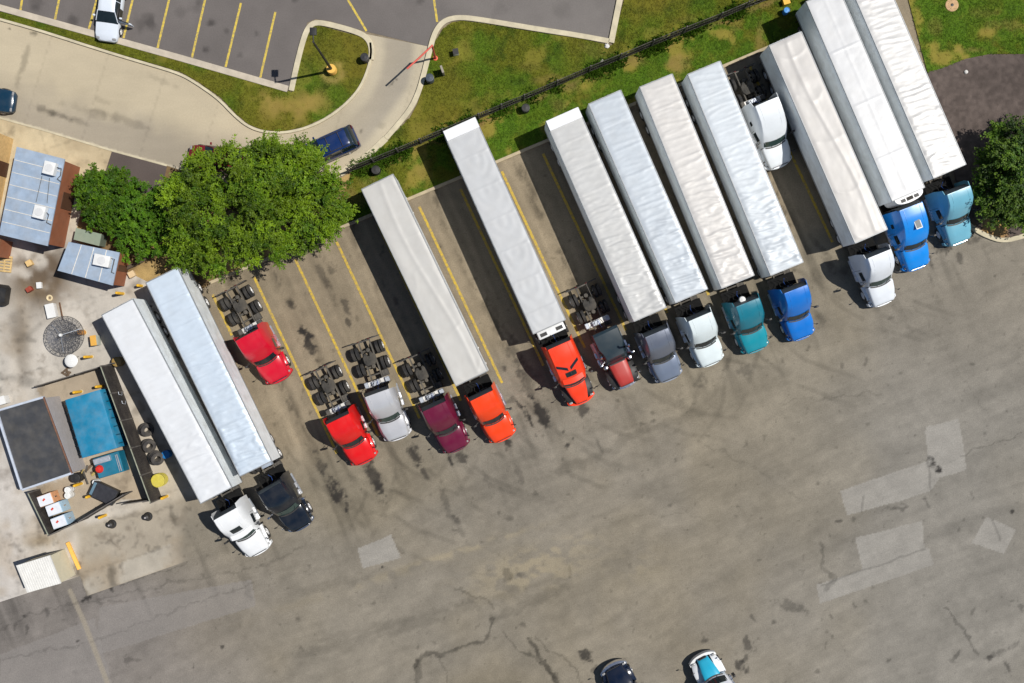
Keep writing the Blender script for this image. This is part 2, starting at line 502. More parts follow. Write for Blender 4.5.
def lot_paint(X, Y):
    px = 512 + X * S; py = 341.5 - Y * S
    d = ((px - 287) * KN[0] + (py - 250.5) * KN[1]) / S
    s = ((px - 287) * KD[0] + (py - 250.5) * KD[1]) / S
    warp = (fbm(X * .12, Y * .12, 40, 3) - .5) * 5
    aisle = obs(131, 124, 112); warm = obs(133, 123, 104); grey = obs(131, 128, 122); purp = obs(123, 117, 113)
    c = np.tile(aisle, (len(X), 1))
    c = mix(c, warm, sstep(.4, .75, fbm(X * .09, Y * .09, 1, 4)) * .7)
    c = mix(c, grey, sstep(10, 34, X) * sstep(6, -8, Y) * .6)
    c = mix(c, purp, sstep(-14, -32, X) * sstep(-14, -20, Y) * .85)
    # wear lines that follow the driving direction down the aisle
    al = s + warp; ac = d + warp * .35
    st = fbm(al * .13, ac * .8, 7, 5, .6)
    st2 = fbm(al * .35, ac * 2.6, 12, 4, .6)
    am = sstep(13, 18, d + warp * .4)
    c = c * (1 + am[:, None] * ((st - .5) * .26 + (st2 - .5) * .22)[:, None])
    arc = fbm(np.hypot(X - 60, Y + 75) * .8, np.arctan2(Y + 75, X - 60) * 9, 31, 4)
    c = c * (1 + am[:, None] * ((arc - .5) * .3)[:, None])
    # bays
    bay = 1 - sstep(12.5, 16.5, d + (fbm(X * .3, Y * .3, 3, 3) - .5) * 3)
    bayc = obs(138, 125, 104)
    c = mix(c, bayc, bay * .9)
    ph = (((px - 254) - (py - 277) * (57 / 121)) * .9217 / 1.0) / 45.0
    fr = ph - np.floor(ph)
    lane = np.exp(-((fr - .5) / .15) ** 2)
    sl = fbm(s * 2.2, d * .22, 21, 4)
    c = c * (1 - (bay * lane * sstep(.45, .7, fbm(s * 1.6, d * .8, 24, 5, .65)) * .5))[:, None]
    c = c * (1 + (bay * (sl - .5) * .4))[:, None]
    tread = np.exp(-((np.abs(fr - .5) - .24) / .06) ** 2)
    c = c * (1 + bay * tread * .09)[:, None]
    # pale run-out streaks in front of the bays
    ro = sstep(11, 14, d) * (1 - sstep(19, 27, d))
    c = c * (1 - ro * sstep(.52, .85, fbm(s * 1.3, d * .12, 26, 3)) * .35)[:, None]
    # blotches at all sizes
    c = c * (1 + ((fbm(X * .35, Y * .35, 14, 5) - .5) * .26))[:, None]
    c = c * (1 + ((fbm(X * 1.7, Y * 1.7, 18, 5, .62) - .5) * .34))[:, None]
    # fine dark spots
    sp = sstep(.80, .88, fbm(X * 1.1, Y * 1.1, 33, 3)) * .35 + sstep(.83, .9, fbm(X * 2.9, Y * 2.9, 37, 2)) * .25
    c = c * (1 - sp)[:, None]
    # turning tracks out of the bays
    rr_ = random.Random(4)
    for kk in range(26):
        s0 = -4 + kk * 1.75 + rr_.uniform(-.5, .5); dirn = 1 if rr_.random() < .65 else -1
        R0 = rr_.uniform(8, 15); d0 = rr_.uniform(11, 15)
        for off in (0, 2.0):
            cx_, cd_ = s0 + dirn * R0, d0
            rad_ = np.hypot(s - cx_, d - cd_)
            an_ = np.arctan2(d - cd_, (cx_ - s) * dirn)
            m_ = (1 - sstep(.08, .26, np.abs(rad_ - R0 - off * dirn + (fbm(X * .4, Y * .4, 77, 2) - .5) * .5))) * sstep(-.05, .1, an_) * (1 - sstep(.7, 1.35, an_))
            c = c * (1 - m_ * .17 * sstep(.35, .6, fbm(X * .8 + kk, Y * .8, 79, 3)))[:, None]
    # pale dusty wear
    for (cx, cy, L, W, a) in ((529, 563, 4.5, 1.1, .5), (540, 578, 4, .9, .45), (470, 548, 5, .25, .5), (640, 568, 2, 1.2, .25), (380, 578, 8, .4, .25), (560, 545, 4, .3, .3)):
        u = ((px - cx) * .95 + (py - cy) * -.3) / S / L; v = ((px - cx) * .3 + (py - cy) * .95) / S / W
        c = mix(c, obs(165, 152, 125), np.exp(-(u * u + v * v)) * a * sstep(.35, .65, fbm(X * 1.2, Y * 2.0, 41, 3)))
    for poly in DPATCH:
        b = inpoly(px + (fbm(X * .8, Y * .8, 51, 2) - .5) * 3, py, poly)
        c[b] = c[b] * .5 + obs(138, 133, 129) * .5
    for i, poly in enumerate(PATCHES):
        b = inpoly(px + (fbm(X * .7, Y * .7, 43, 3) - .5) * 2.2, py + (fbm(X * .7, Y * .7, 45, 3) - .5) * 2.2, poly)
        f = 1 + (fbm(X[b] * 1.2, Y[b] * 1.2, 47, 5, .62) - .5) * .34 + (fbm(s[b] * .5, d[b] * 5, 49, 3) - .5) * .14
        k = .62 + .25 * fbm(X[b] * .6, Y[b] * .6, 48, 3)
        c[b] = (c[b] * (1 - k)[:, None] + obs(152, 148, 141)[None, :] * k[:, None]) * f[:, None]
    for pts in ([(822, 585), (863, 570), (925, 548)], [(864, 496), (862, 512)], [(928, 461), (931, 490)], [(992, 520), (1000, 540)]):
        g = segdist(px + (fbm(X, Y, 51, 3) - .5) * 4, py + (fbm(X, Y, 53, 3) - .5) * 4, pts) / S
        c = c * (1 - (1 - sstep(.03, .12, g)) * .28)[:, None]
    # concrete gutter strip lower left
    g = segdist(px, py, [(70, 591), (84, 622), (110, 690), (125, 730)]) / S
    c = mix(c, obs(150, 141, 126), (1 - sstep(.14, .24, g)) * .8)
    # oil and tyre marks
    for (cx, cy, L, W, ang, k) in STAINS:
        a = math.radians(ang)
        ax = (AX[0] * math.cos(a) - AX[1] * math.sin(a), AX[0] * math.sin(a) + AX[1] * math.cos(a))
        R = max(L, W) * 1.1 * S
        b = (np.abs(px - cx) < R) & (np.abs(py - cy) < R)
        x, y = px[b], py[b]
        u = ((x - cx) * ax[0] + (y - cy) * ax[1]) / S / (L * .5)
        v = (-(x - cx) * ax[1] + (y - cy) * ax[0]) / S / (W * .5)
        n = fbm(X[b] * 2.6, Y[b] * 2.6, 55, 4, .6)
        n2 = fbm(X[b] * .8 + cx, Y[b] * .8, 58, 2)
        r = np.sqrt(u * u + v * v) + (n - .5) * 2.1 + (n2 - .5) * .6
        m = np.clip((1 - sstep(.3, 1.05, r)) * k * 1.25, 0, 1)
        c[b] = c[b] * (1 - m * .88)[:, None] + (np.array([.018, .016, .015])[None, :] * (m * .88)[:, None])
    for pts, W, k in CRACKS:
        xs = [p[0] for p in pts]; ys = [p[1] for p in pts]
        b = (px > min(xs) - 20) & (px < max(xs) + 20) & (py > min(ys) - 20) & (py < max(ys) + 20)
        jx = (fbm(X[b] * 1.1, Y[b] * 1.1, 61, 5, .6) - .5) * 13; jy = (fbm(X[b] * 1.1, Y[b] * 1.1, 66, 5, .6) - .5) * 13
        g = segdist(px[b] + jx, py[b] + jy, pts) / S
        W2 = W * (.25 + 1.1 * fbm(X[b] * 1.8, Y[b] * 1.8, 70, 3))
        m = (1 - sstep(W2 * .4, W2 * 1.15, g)) * k * (.45 + .75 * fbm(X[b] * 2.5, Y[b] * 2.5, 73, 3))
        c[b] = c[b] * (1 - m * .72)[:, None]
    return np.clip(c, .008, .9)


def make_lot():
    st = 0.1
    xs = np.arange(-50, 50 + st, st); ys = np.arange(-36, 34 + st, st)
    gx, gy = np.meshgrid(xs, ys)
    nx, ny = len(xs), len(ys)
    co = np.zeros((nx * ny, 3), np.float32)
    co[:, 0] = gx.ravel(); co[:, 1] = gy.ravel()
    co[:, 2] = (fbm(co[:, 0] * .4, co[:, 1] * .4, 2, 2) - .5) * .012 - .012
    me = bpy.data.meshes.new("asphalt_lot")
    me.vertices.add(nx * ny)
    me.vertices.foreach_set("co", co.ravel())
    i = (np.arange(ny - 1)[:, None] * nx + np.arange(nx - 1)[None, :]).ravel()
    q = np.stack([i, i + 1, i + nx + 1, i + nx], 1).astype(np.int32)
    me.loops.add(q.size); me.loops.foreach_set("vertex_index", q.ravel())
    me.polygons.add(len(q))
    me.polygons.foreach_set("loop_start", np.arange(0, q.size, 4, dtype=np.int32))
    me.polygons.foreach_set("loop_total", np.full(len(q), 4, np.int32))
    me.update(); me.validate()
    paint_attr(me, lot_paint(co[:, 0].astype(float), co[:, 1].astype(float)))
    me.materials.append(painted("worn_asphalt", .88, fine=11, amt=.24, bump=.5))
    structure(link("asphalt_lot", me))


make_lot()

# --- concrete drive
DRIVE_N = [(-110, -12), (0, 19.6), (39, 30.5), (78, 43), (118, 55.5), (157, 67), (180, 74), (196, 83), (219, 99), (234, 115), (247, 126), (262, 132),
           (283, 133.5), (305, 129), (326, 119.5), (344, 106.5), (359, 90.5), (368, 71), (371.6, 54), (370.5, 43), (366, 34)]
DRIVE_E = [(427.4, 46.3), (424.5, 71), (420.5, 90.5), (411.5, 105.5), (395, 127), (383, 142), (370, 156), (350, 170), (338, 178)]
DRIVE_S = [(300, 190), (240, 186), (200, 176), (167, 165.5), (112, 150.6), (43, 130), (0, 118), (-110, 86)]


def drive_paint(X, Y):
    px = 512 + X * S; py = 341.5 - Y * S
    c = np.tile(obs(186, 173, 148), (len(X), 1))
    sd_ = segdist(px, py, DRIVE_S) / S
    c = mix(c, obs(156, 146, 130), (1 - sstep(1.0, 4.2, sd_ + (fbm(X * .5, Y * .5, 3, 3) - .5) * 2.5)) * .9)
    e = sstep(300, 400, px + (fbm(X * .4, Y * .4, 5, 3) - .5) * 40)
    c = mix(c, obs(156, 147, 132), e * .9)
    g = segdist(px, py, [(368, 145), (400, 110), (412, 70)]) / S
    c = mix(c, obs(160, 152, 138), (1 - sstep(.2, 2.0, g)) * .5)
    rim = np.minimum(segdist(px, py, DRIVE_N), segdist(px, py, DRIVE_E)) / S
    c = mix(c, obs(198, 186, 160), (1 - sstep(.6, 1.4, rim)) * e * .7)
    c = mix(c, obs(205, 194, 170), (1 - sstep(.02, .12, sd_)) * .8)
    # slab joints
    t = ((px) * .955 + py * .295) / S
    f = np.abs(t / 4.6 - np.round(t / 4.6)) * 4.6
    c = c * (1 - (1 - sstep(.02, .09, f)) * .12)[:, None]
    c = c * (1 + (fbm(X * .3, Y * .3, 8, 5) - .5) * .26)[:, None]
    c = c * (1 + (fbm(X * .6, Y * 3, 9, 3) - .5) * .1)[:, None]
    for (cx, cy, L, W, ax, k) in ((46, 111, 2.2, .6, (.93, .36), .55), (62, 116, 2.4, .5, (.95, .3), .5), (78, 121, 2.4, .5, (.95, .3), .35), (24, 63, 4.2, .5, (.3, -.95), .4), (34, 33, .6, .35, (1, .3), .7),
                                  (9, 28, .2, .2, (1, 0), .8), (100, 100, 2, .5, (.95, .3), .2), (160, 80, 3, .5, (.9, .35), .2), (361, 131, .45, .25, (.7, -.7), .6),
                                  (394, 82, .7, .12, (.7, -.7), .7), (380, 125, 1, .5, (1, 0), .25), (130, 122, 6, .7, (.95, .3), .3), (90, 112, 5, .8, (.95, .3), .25)):
        u = ((px - cx) * ax[0] + (py - cy) * ax[1]) / S / (L * .5); v = (-(px - cx) * ax[1] + (py - cy) * ax[0]) / S / (W * .5)
        r = np.sqrt(u * u + v * v) + (fbm(X * 2.2, Y * 2.2, 15, 4) - .5) * 1.6
        c = c * (1 - (1 - sstep(.3, 1.1, r)) * k * .8)[:, None]
    return np.clip(c, .01, .9)


M_CONC = painted("pale_concrete", .9, fine=8, amt=.08, bump=.25)
region("concrete_drive", DRIVE_N + DRIVE_E + DRIVE_S, .004, drive_paint, M_CONC, .17)


# --- car park at the top
def park_paint(X, Y):
    px = 512 + X * S; py = 341.5 - Y * S
    c = np.tile(obs(110, 104, 101), (len(X), 1))
    c = mix(c, obs(122, 117, 113), sstep(300, 560, px + (fbm(X * .3, Y * .3, 3, 3) - .5) * 120) * .7)
    c = c * (1 + (fbm(X * .4, Y * .4, 5, 5) - .5) * .3)[:, None]
    c = c * (1 + (fbm(X * 1.5, Y * 1.5, 6, 3) - .5) * .14)[:, None]
    for (cx, cy, R, k) in ((73, 21, .55, .7), (34, 8, .4, .4), (146, 22, .9, .5), (152, 26, .6, .5), (211, 23.5, .34, .85), (205, 50, .28, .8), (227, 31, .3, .5), (199, 3, .35, .5),
                          (295, 1, .3, .6), (421, 1, .3, .5), (36, 2, .6, .4), (257, 34, .2, .5), (240, 55, .2, .4), (180, 12, .5, .3), (560, 12, .8, .25), (500, 10, .9, .2), (100, 60, .4, .3), (195, 8, .5, .3)):
        r = np.hypot(px - cx, py - cy) / S / R + (fbm(X * 2.2, Y * 2.2, 15, 4) - .5) * 1.4
        c = c * (1 - (1 - sstep(.3, 1.2, r)) * k * .6)[:, None]
    return np.clip(c, .01, .9)


M_ASPH2 = painted("dark_asphalt", .88, fine=10, amt=.14, bump=.4)
PARK = [(-110, -25), (0, 4), (86, 29.4), (180, 54.9), (259.7, 77.5), (290, 87), (296, 63), (301, 40), (307.5, 22.6), (315.6, 19), (331, 21.5), (366, 31.5),
        (427.4, 46.3), (432, 32), (439, 21.5), (449, 16), (462, 15), (487.6, 18.3), (539, 27), (580, 33.4), (608, 38.8), (615.5, 0), (634, -75), (-110, -75)]
region("car_park", PARK, .008, park_paint, M_ASPH2, .2)


def patch_paint(X, Y):
    c = np.tile(obs(92, 82, 78), (len(X), 1))
    return c * (1 + (fbm(X * .8, Y * .8, 5, 5) - .5) * .3)[:, None]


region("asphalt_patch", [(112, 151.5), (167, 166.5), (160, 200), (104, 176)], .02, patch_paint, M_ASPH2, .25)


# --- utility yard concrete
def yard_paint(X, Y):
    px = 512 + X * S; py = 341.5 - Y * S
    c = np.tile(obs(190, 183, 173), (len(X), 1))
    top = 1 - sstep(170, 260, py)
    c = mix(c, obs(200, 183, 148), top * .9)
    dk = np.exp(-(((px - 40) / 30) ** 2 + ((py - 275) / 32) ** 2))
    c = mix(c, obs(104, 90, 75), np.clip(dk * 1.5, 0, 1) * sstep(.25, .5, fbm(X * .5, Y * .5, 3, 4)))
    dk2 = np.exp(-(((px - 22) / 10) ** 2 + ((py - 330) / 45) ** 2))
    c = mix(c, obs(150, 135, 115), dk2 * .7)
    east = sstep(100, 170, px) * sstep(300, 420, py)
    c = mix(c, obs(176, 163, 140), east * .6)
    inn = inpoly(px, py, [(36, 387), (112, 364), (152, 500), (120, 500), (54, 532), (30, 490), (75, 474)])
    c[inn] = c[inn] * .35 + obs(160, 140, 112) * .65
    low = sstep(478, 500, py + (fbm(X, Y, 17, 2) - .5) * 10) * sstep(70, 85, px) * sstep(0, 8, py - (523 - (px - 80) * .28))
    c = mix(c, obs(160, 150, 134), low * .85)
    pale = inpoly(px, py, [(88, 594), (188, 561), (180, 540), (130, 560), (84, 575)])
    c[pale] = c[pale] * .4 + obs(176, 169, 157) * .6
    sw = np.exp(-(((px - 38) / 26) ** 2 + ((py - (541 - (px - 38) * .2)) / 7) ** 2))
    c = mix(c, obs(150, 138, 118), sw * .9)
    c = mix(c, obs(196, 190, 184), (1 - sstep(8, 40, px)) * sstep(400, 430, py) * .8)
    c = mix(c, obs(148, 128, 100), sstep(.5, .72, fbm(X * .28, Y * .28, 29, 5, .6)) * .42)
    c = mix(c, obs(92, 80, 66), sstep(.6, .8, fbm(X * .8, Y * .8, 34, 5, .62)) * .45)
    ja = (px * .956 + py * -.294) / S; jb = (px * .294 + py * .956) / S
    for jj in (ja, jb):
        f = np.abs(jj / 4.0 - np.round(jj / 4.0)) * 4.0
        c = c * (1 - (1 - sstep(.02, .08, f)) * .16)[:, None]
    c = c * (1 + (fbm(X * .5, Y * .5, 9, 5) - .5) * .4)[:, None]
    c = c * (1 + (fbm(X * 2, Y * 2, 13, 4, .62) - .5) * .26)[:, None]
    for (pts, W, k) in (([(78, 562), (81, 580), (88, 594)], .12, .5), ([(103, 520), (150, 514), (172, 506)], .1, .25), ([(172, 508), (176, 525)], .12, .4), ([(17, 316), (22, 345), (26, 380)], .5, .25),
                        ([(93, 545), (104, 540), (116, 545), (124, 536)], .07, .35), ([(130, 522), (138, 534), (134, 548)], .08, .3), ([(146, 543), (151, 552), (160, 546)], .09, .35),
                        ([(0, 375), (40, 384)], .3, .2), ([(112, 570), (113, 585)], .3, .5), ([(40, 326), (18, 340)], .2, .2)):
        jx = (fbm(X * 1.3, Y * 1.3, 61, 5, .6) - .5) * 10; jy = (fbm(X * 1.3, Y * 1.3, 66, 5, .6) - .5) * 10
        g = segdist(px + jx, py + jy, pts) / S
        c = c * (1 - (1 - sstep(W * .4, W * 1.6, g)) * k)[:, None]
    wl_ = np.clip((1 - sstep(0, 24, segdist(px, py, [(262, 460), (196, 505), (190, 560)]) + (fbm(X * .7, Y * .7, 19, 3) - .5) * 16)) * sstep(480, 505, py), 0, 1) + 0 * sstep(160, 188, px + (fbm(X * .5, Y * .5, 19, 3) - .5) * 14) * sstep(498, 512, py)
    c = mix(c, np.array([0., 0, 0]), wl_) + lot_paint(X, Y) * wl_[:, None]
    sp = sstep(.74, .84, fbm(X * 1.4, Y * 1.4, 33, 3)) * .35
    c = c * (1 - sp)[:, None]
    return np.clip(c, .01, .9)


YARD = [(-110, 86), (0, 118), (43, 130), (112, 150.6), (104, 176), (84, 200), (74, 240), (128, 272), (150, 282), (190, 300), (240, 470), (196, 505),
        (190, 560), (87, 596), (80, 576), (0, 602), (-110, 640)]
region("yard_concrete", YARD, .004, yard_paint, M_CONC, .17)


# --- soil under the trees
def soil_paint(X, Y):
    c = np.tile(obs(120, 98, 68), (len(X), 1))
    c = mix(c, obs(178, 150, 98), sstep(.42, .7, fbm(X * .6, Y * .6, 3, 5)))
    return np.clip(c * (1 + (fbm(X * 3, Y * 3, 7, 3) - .5) * .5)[:, None], .01, .9)


M_SOIL = painted("dry_soil", .95, fine=12, amt=.3, bump=.8, grit=25)
region("bare_soil", [(104, 176), (112, 152), (167, 166), (200, 177), (240, 187), (300, 191), (338, 179), (352, 172), (368, 178), (352, 222), (287, 250.5), (216, 281),
                     (190, 296), (150, 283), (128, 272), (74, 240), (84, 200)], .012, soil_paint, M_SOIL, .25)


# --- grass
def grass_paint(X, Y):
    px = 512 + X * S; py = 341.5 - Y * S
    fence = 172 - (px - 352) * .4155          # fence line in plan
    below = sstep(-2, 6, py - fence) * sstep(350, 370, px)
    olive = obs(98, 102, 25); green = obs(76, 106, 18); straw = obs(138, 124, 54); soil = obs(134, 110, 66)
    c = np.tile(olive, (len(X), 1))
    n = fbm(X * .35, Y * .35, 3, 5); n2 = fbm(X * 1.1, Y * 1.1, 8, 4); n3 = fbm(X * .18, Y * .18, 12, 3)
    c = mix(c, green, sstep(.42, .62, n) * .75)
    c = mix(c, obs(52, 76, 12), sstep(.55, .72, n2) * .6)
    c = mix(c, obs(112, 99, 32), sstep(.5, .7, n3) * (1 - below) * .6)
    c = mix(c, green * 1.05, below * sstep(.35, .55, n2) * .8)
    c = mix(c, straw, sstep(.56, .70, fbm(X * .55, Y * .55, 22, 5)) * (.35 + .5 * below))
    isl = inpoly(px, py, [(180, 70), (300, 60), (372, 30), (372, 140), (240, 140)])
    ring = np.exp(-((np.hypot(px - 290, py - 85) - 26) / 14) ** 2) * sstep(84, 100, py)
    c = mix(c, obs(150, 128, 66), ring * isl * sstep(.3, .6, n2) * .8)
    ring2 = np.exp(-((np.hypot(px - 333, py - 72) - 9) / 4) ** 2)
    c = mix(c, obs(160, 138, 80), ring2 * .6 * sstep(.3, .6, n2))
    # bare patches
    for (cx, cy, a, b, k) in ((677, 66, 13, 12, 1), (558, 104, 12, 9, .8), (566, 88, 16, 7, .7), (760, 40, 7, 17, .95), (625, 62, 28, 6, .8), (545, 80, 26, 6, .7), (735, 24, 8, 8, .6), (530, 68, 22, 9, .4), (595, 50, 16, 8, .45), (372, 186, 16, 10, .8), (425, 170, 10, 18, .6), (352, 200, 16, 16, .9), (320, 232, 26, 9, .95),
                              (1000, 25, 22, 8, .6), (935, 26, 9, 12, .6), (985, 14, 18, 6, .5), (952, 5, 8, 8, 1.), (970, 50, 16, 3, .9), (745, 12, 12, 4, .6), (668, 45, 10, 4, .5), (690, 20, 12, 5, .4), (610, 58, 10, 10, .3), (460, 200, 8, 20, .6)):
        r = np.sqrt(((px - cx) / a) ** 2 + ((py - cy) / b) ** 2) + (fbm(X * 1.2, Y * 1.2, 35, 4) - .5) * 1.3
        c = mix(c, soil, (1 - sstep(.45, 1.05, r)) * k * .52 * (.55 + .6 * fbm(X * 2.2, Y * 2.2, 39, 3)))
    edge = np.abs(py - fence) / S
    c = mix(c, obs(125, 100, 62), (1 - sstep(.15, .7, edge + (n2 - .5))) * below * .8)
    c = c * (1 + (fbm(X * 2.5, Y * 2.5, 28, 4) - .5) * .4)[:, None]
    return np.clip(c, .005, .9)


M_TURF = painted("turf_soil", .95, fine=16, amt=.3, bump=.7, grit=30)
LAWN = [(352, 172), (370, 158), (386, 143), (397, 131), (410, 118), (417.5, 104), (425, 82), (431, 56), (436, 41), (443, 29), (452, 22.5), (462, 21), (487, 24.5), (539, 33), (580, 39),
        (612.3, 46), (624, 0), (643, -75), (930, -75), (905, -12), (748, 55), (287, 249.5), (300, 235), (340, 205)]
STRIP = [(-110, -18), (0, 11.8), (88, 35), (180, 61.4), (292, 92.6), (299, 65), (309, 31), (314, 26.5), (319, 26), (331, 29), (361, 37), (368.5, 43), (369.5, 54),
         (366, 71), (357, 89.5), (343, 104.5), (325, 117.5), (304, 127), (283, 131.5), (263, 130), (249, 124.5), (236, 113.5), (221, 97.5), (198, 81.5), (181, 72), (158, 65), (119, 54), (79, 41.3), (39, 28.8), (0, 18), (-110, -13.5)]
EAST = [(905, -12), (930, -75), (1110, -75), (1110, 52), (1024, 54), (990, 54), (965, 59), (940, 69), (927, 72)]
TURFS = []
for poly in (LAWN, STRIP, EAST):
    TURFS.append(region("lawn", poly, .07, grass_paint, M_TURF, .2))


def mulch_paint(X, Y):
    px = 512 + X * S; py = 341.5 - Y * S
    c = np.tile(obs(88, 78, 73), (len(X), 1))
    c = c * (1 + (fbm(X * .5, Y * .5, 4, 4) - .5) * .5)[:, None]
    c = c * (1 + (fbm(X * 4, Y * 4, 6, 3) - .5) * .9)[:, None]
    r = np.hypot(px - 992, py - 222) / 20 + (fbm(X, Y, 35, 4) - .5) * 1.2
    c = mix(c, obs(190, 150, 95), (1 - sstep(.5, 1.0, r)))
    return np.clip(c, .01, .9)


region("mulch_bed", [(927, 72), (940, 69), (952, 64), (965, 59.5), (977, 57), (990, 54.5), (1024, 54.5), (1110, 52), (1110, 210), (1060, 222), (1024, 234), (1003, 240), (987, 235), (973, 226), (962, 214), (945, 130)],
       .05, mulch_paint, painted("bark_mulch", .95, fine=22, amt=.4, bump=1.0, grit=22), .16)

GRASSM = painted("grass_blades", .7, fine=3, amt=.15, bump=0, translucent=.3)


def grass_tufts():
    allx, ally = [], []
    for poly, dens in ((LAWN, 120), (STRIP, 120), (EAST, 110)):
        a = np.array([tuple(P(x, y).xy) for x, y in poly])
        x0, y0 = np.maximum(a.min(0), (-42, -29)); x1, y1 = np.minimum(a.max(0), (42, 29))
        n = int((x1 - x0) * (y1 - y0) * dens)
        x = rng.uniform(x0, x1, n); y = rng.uniform(y0, y1, n)
        k = inpoly(x, y, a.tolist())
        x, y = x[k], y[k]
        # fewer tufts on bare ground (the fence foot is left unmown)
        thin = fbm(x * .55, y * .55, 22, 5)
        k = rng.random(len(x)) < np.clip(1.25 - sstep(.5, .7, thin) * .9, 0, 1)
        allx.append(x[k]); ally.append(y[k])
    x = np.concatenate(allx); y = np.concatenate(ally)
    fx = rng.uniform(352, 800, 9000); fy = 172 - (fx - 352) * .4155
    fk = rng.random(9000) < sstep(.42, .6, fbm(fx * .06, fy * .06, 81, 3)); fx = fx[fk]; fy = fy[fk]
    tall = np.concatenate([np.zeros(len(x)), np.ones(len(fx))])
    x = np.concatenate([x, (fx - 512) / S + rng.normal(0, .3, len(fx))]); y = np.concatenate([y, (341.5 - fy) / S + rng.normal(0, .28, len(fx))])
    col = grass_paint(x, y)
    col[tall > 0] = obs(72, 102, 22)
    g = col[:, 1] / np.maximum(col[:, 0], 1e-4)
    keep = rng.random(len(x)) < np.clip((g - .78) * 3.2, .04, 1)
    x, y, col, tall = x[keep], y[keep], col[keep], tall[keep]
    n = len(x)
    nb = 3
    V = np.zeros((n, nb, 3, 3), np.float32)
    hgt = rng.uniform(.02, .055, n) * (.7 + fbm(x * .7, y * .7, 44, 3)) * (1 + tall * 5)
    for b in range(nb):
        a = rng.uniform(0, 2 * PI, n); wd = rng.uniform(.02, .045, n) * (1 + tall * .8)
        lean = rng.uniform(.06, .15, n) * (1 + tall * .9); la = rng.uniform(0, 2 * PI, n)
        ox = rng.uniform(-.05, .05, n); oy = rng.uniform(-.05, .05, n)
        V[:, b, 0] = np.stack([x + ox + np.cos(a) * wd, y + oy + np.sin(a) * wd, np.full(n, .07)], 1)
        V[:, b, 1] = np.stack([x + ox - np.cos(a) * wd, y + oy - np.sin(a) * wd, np.full(n, .07)], 1)
        V[:, b, 2] = np.stack([x + ox + np.cos(la) * lean, y + oy + np.sin(la) * lean, .07 + hgt], 1)
    me = bpy.data.meshes.new("grass")
    nv = n * nb * 3
    me.vertices.add(nv); me.vertices.foreach_set("co", V.ravel())
    me.loops.add(nv); me.loops.foreach_set("vertex_index", np.arange(nv, dtype=np.int32))
    me.polygons.add(nv // 3)
    me.polygons.foreach_set("loop_start", np.arange(0, nv, 3, dtype=np.int32))
    me.polygons.foreach_set("loop_total", np.full(nv // 3, 3, np.int32))
    me.update()
    c = col * rng.uniform(.95, 1.45, (n, 1)) * np.array([1, 1, .9])
    paint_attr(me, np.repeat(c, nb * 3, 0))
    me.materials.append(GRASSM)
    tag(link("grass", me), "short patchy grass on the verges and lawns around the lot", "grass", kind="stuff")


grass_tufts()


# --- kerbs, walk, painted lines
def ribbon(mb, pts, wid, z0, z1, bev=.02):
    pts = [Vector((p[0], p[1], 0)) for p in pts]
    n = len(pts)
    rings = []
    for i, p in enumerate(pts):
        d = (pts[min(i + 1, n - 1)] - pts[max(i - 1, 0)]).normalized()
        q = Vector((-d.y, d.x, 0)) * wid / 2
        rings.append([(p + q).to_tuple()[:2] + (z0,), (p + q).to_tuple()[:2] + (z1 - bev,), (p + q * (1 - 2 * bev / wid)).to_tuple()[:2] + (z1,),
                      (p - q * (1 - 2 * bev / wid)).to_tuple()[:2] + (z1,), (p - q).to_tuple()[:2] + (z1 - bev,), (p - q).to_tuple()[:2] + (z0,)])
    mb.loft(rings)


def subdiv(pts, it=2):
    for _ in range(it):
        o = [pts[0]]
        for a, b in zip(pts[:-1], pts[1:]):
            o.append((a[0] * .75 + b[0] * .25, a[1] * .75 + b[1] * .25)); o.append((a[0] * .25 + b[0] * .75, a[1] * .25 + b[1] * .75))
        o.append(pts[-1]); pts = o
    return pts


def world(pts):
    return [tuple(P(x, y).xy) for x, y in pts]


M_KERB = mat("kerb_concrete", c3(205, 194, 166), .9, var=.22, scale=1.2, bump=.3, dust=.3)
M_KERB2 = mat("old_kerb_concrete", c3(184, 168, 138), .9, var=.3, scale=1.0, bump=.3, dust=.4)


def kerb(pts, wid, z1, m=None, smooth=0, z0=-.03):
    mb = MB(); ribbon(mb, subdiv(world(pts), smooth) if smooth else world(pts), wid, z0, z1)
    return structure(mb.build("kerb", m or M_KERB))


row = [(150 + i * 30, 250.5 - (150 + i * 30 - 287) * .422) for i in range(2, 26)]
kerb(row, .24, .14, M_KERB2)
kerb(DRIVE_N[1:-1], .20, .15, M_KERB, 2)
kerb([(386, 138.5), (398, 125), (411, 109), (419, 92), (424.5, 72), (430, 50), (434, 35), (440, 25), (448, 19.5), (462, 17.5), (487, 21), (539, 29.7), (580, 36), (609, 41.5)], .40, .15, M_KERB, 2)
kerb([(611, 43), (619.5, 0), (638, -75)], .46, .15, M_KERB)
kerb([(340, 174), (352, 166), (372, 152), (386, 138.5)], .5, .12, M_KERB, 2)
kerb([(955, 205), (962, 219), (973, 229), (987, 236.5), (1003, 241.5), (1024, 236), (1060, 224), (1100, 212)], .36, .15, M_KERB, 2)
kerb([(-110, -22), (0, 7.9), (87, 32.2), (180, 58.1), (288, 89.3)], .5, .13, mat("walk_concrete", c3(196, 184, 166), .9, var=.18, scale=1.2, bump=.2, dust=.3))
kerb([(291.5, 91), (297.5, 63), (304, 38), (309, 27), (316, 22.5), (331, 25), (360, 33), (369, 40), (372, 50), (371, 60)], .42, .15, M_KERB, 2)
kerb([(0, 118), (43, 130), (112, 150.6), (167, 165.5)], .16, .05, M_KERB)

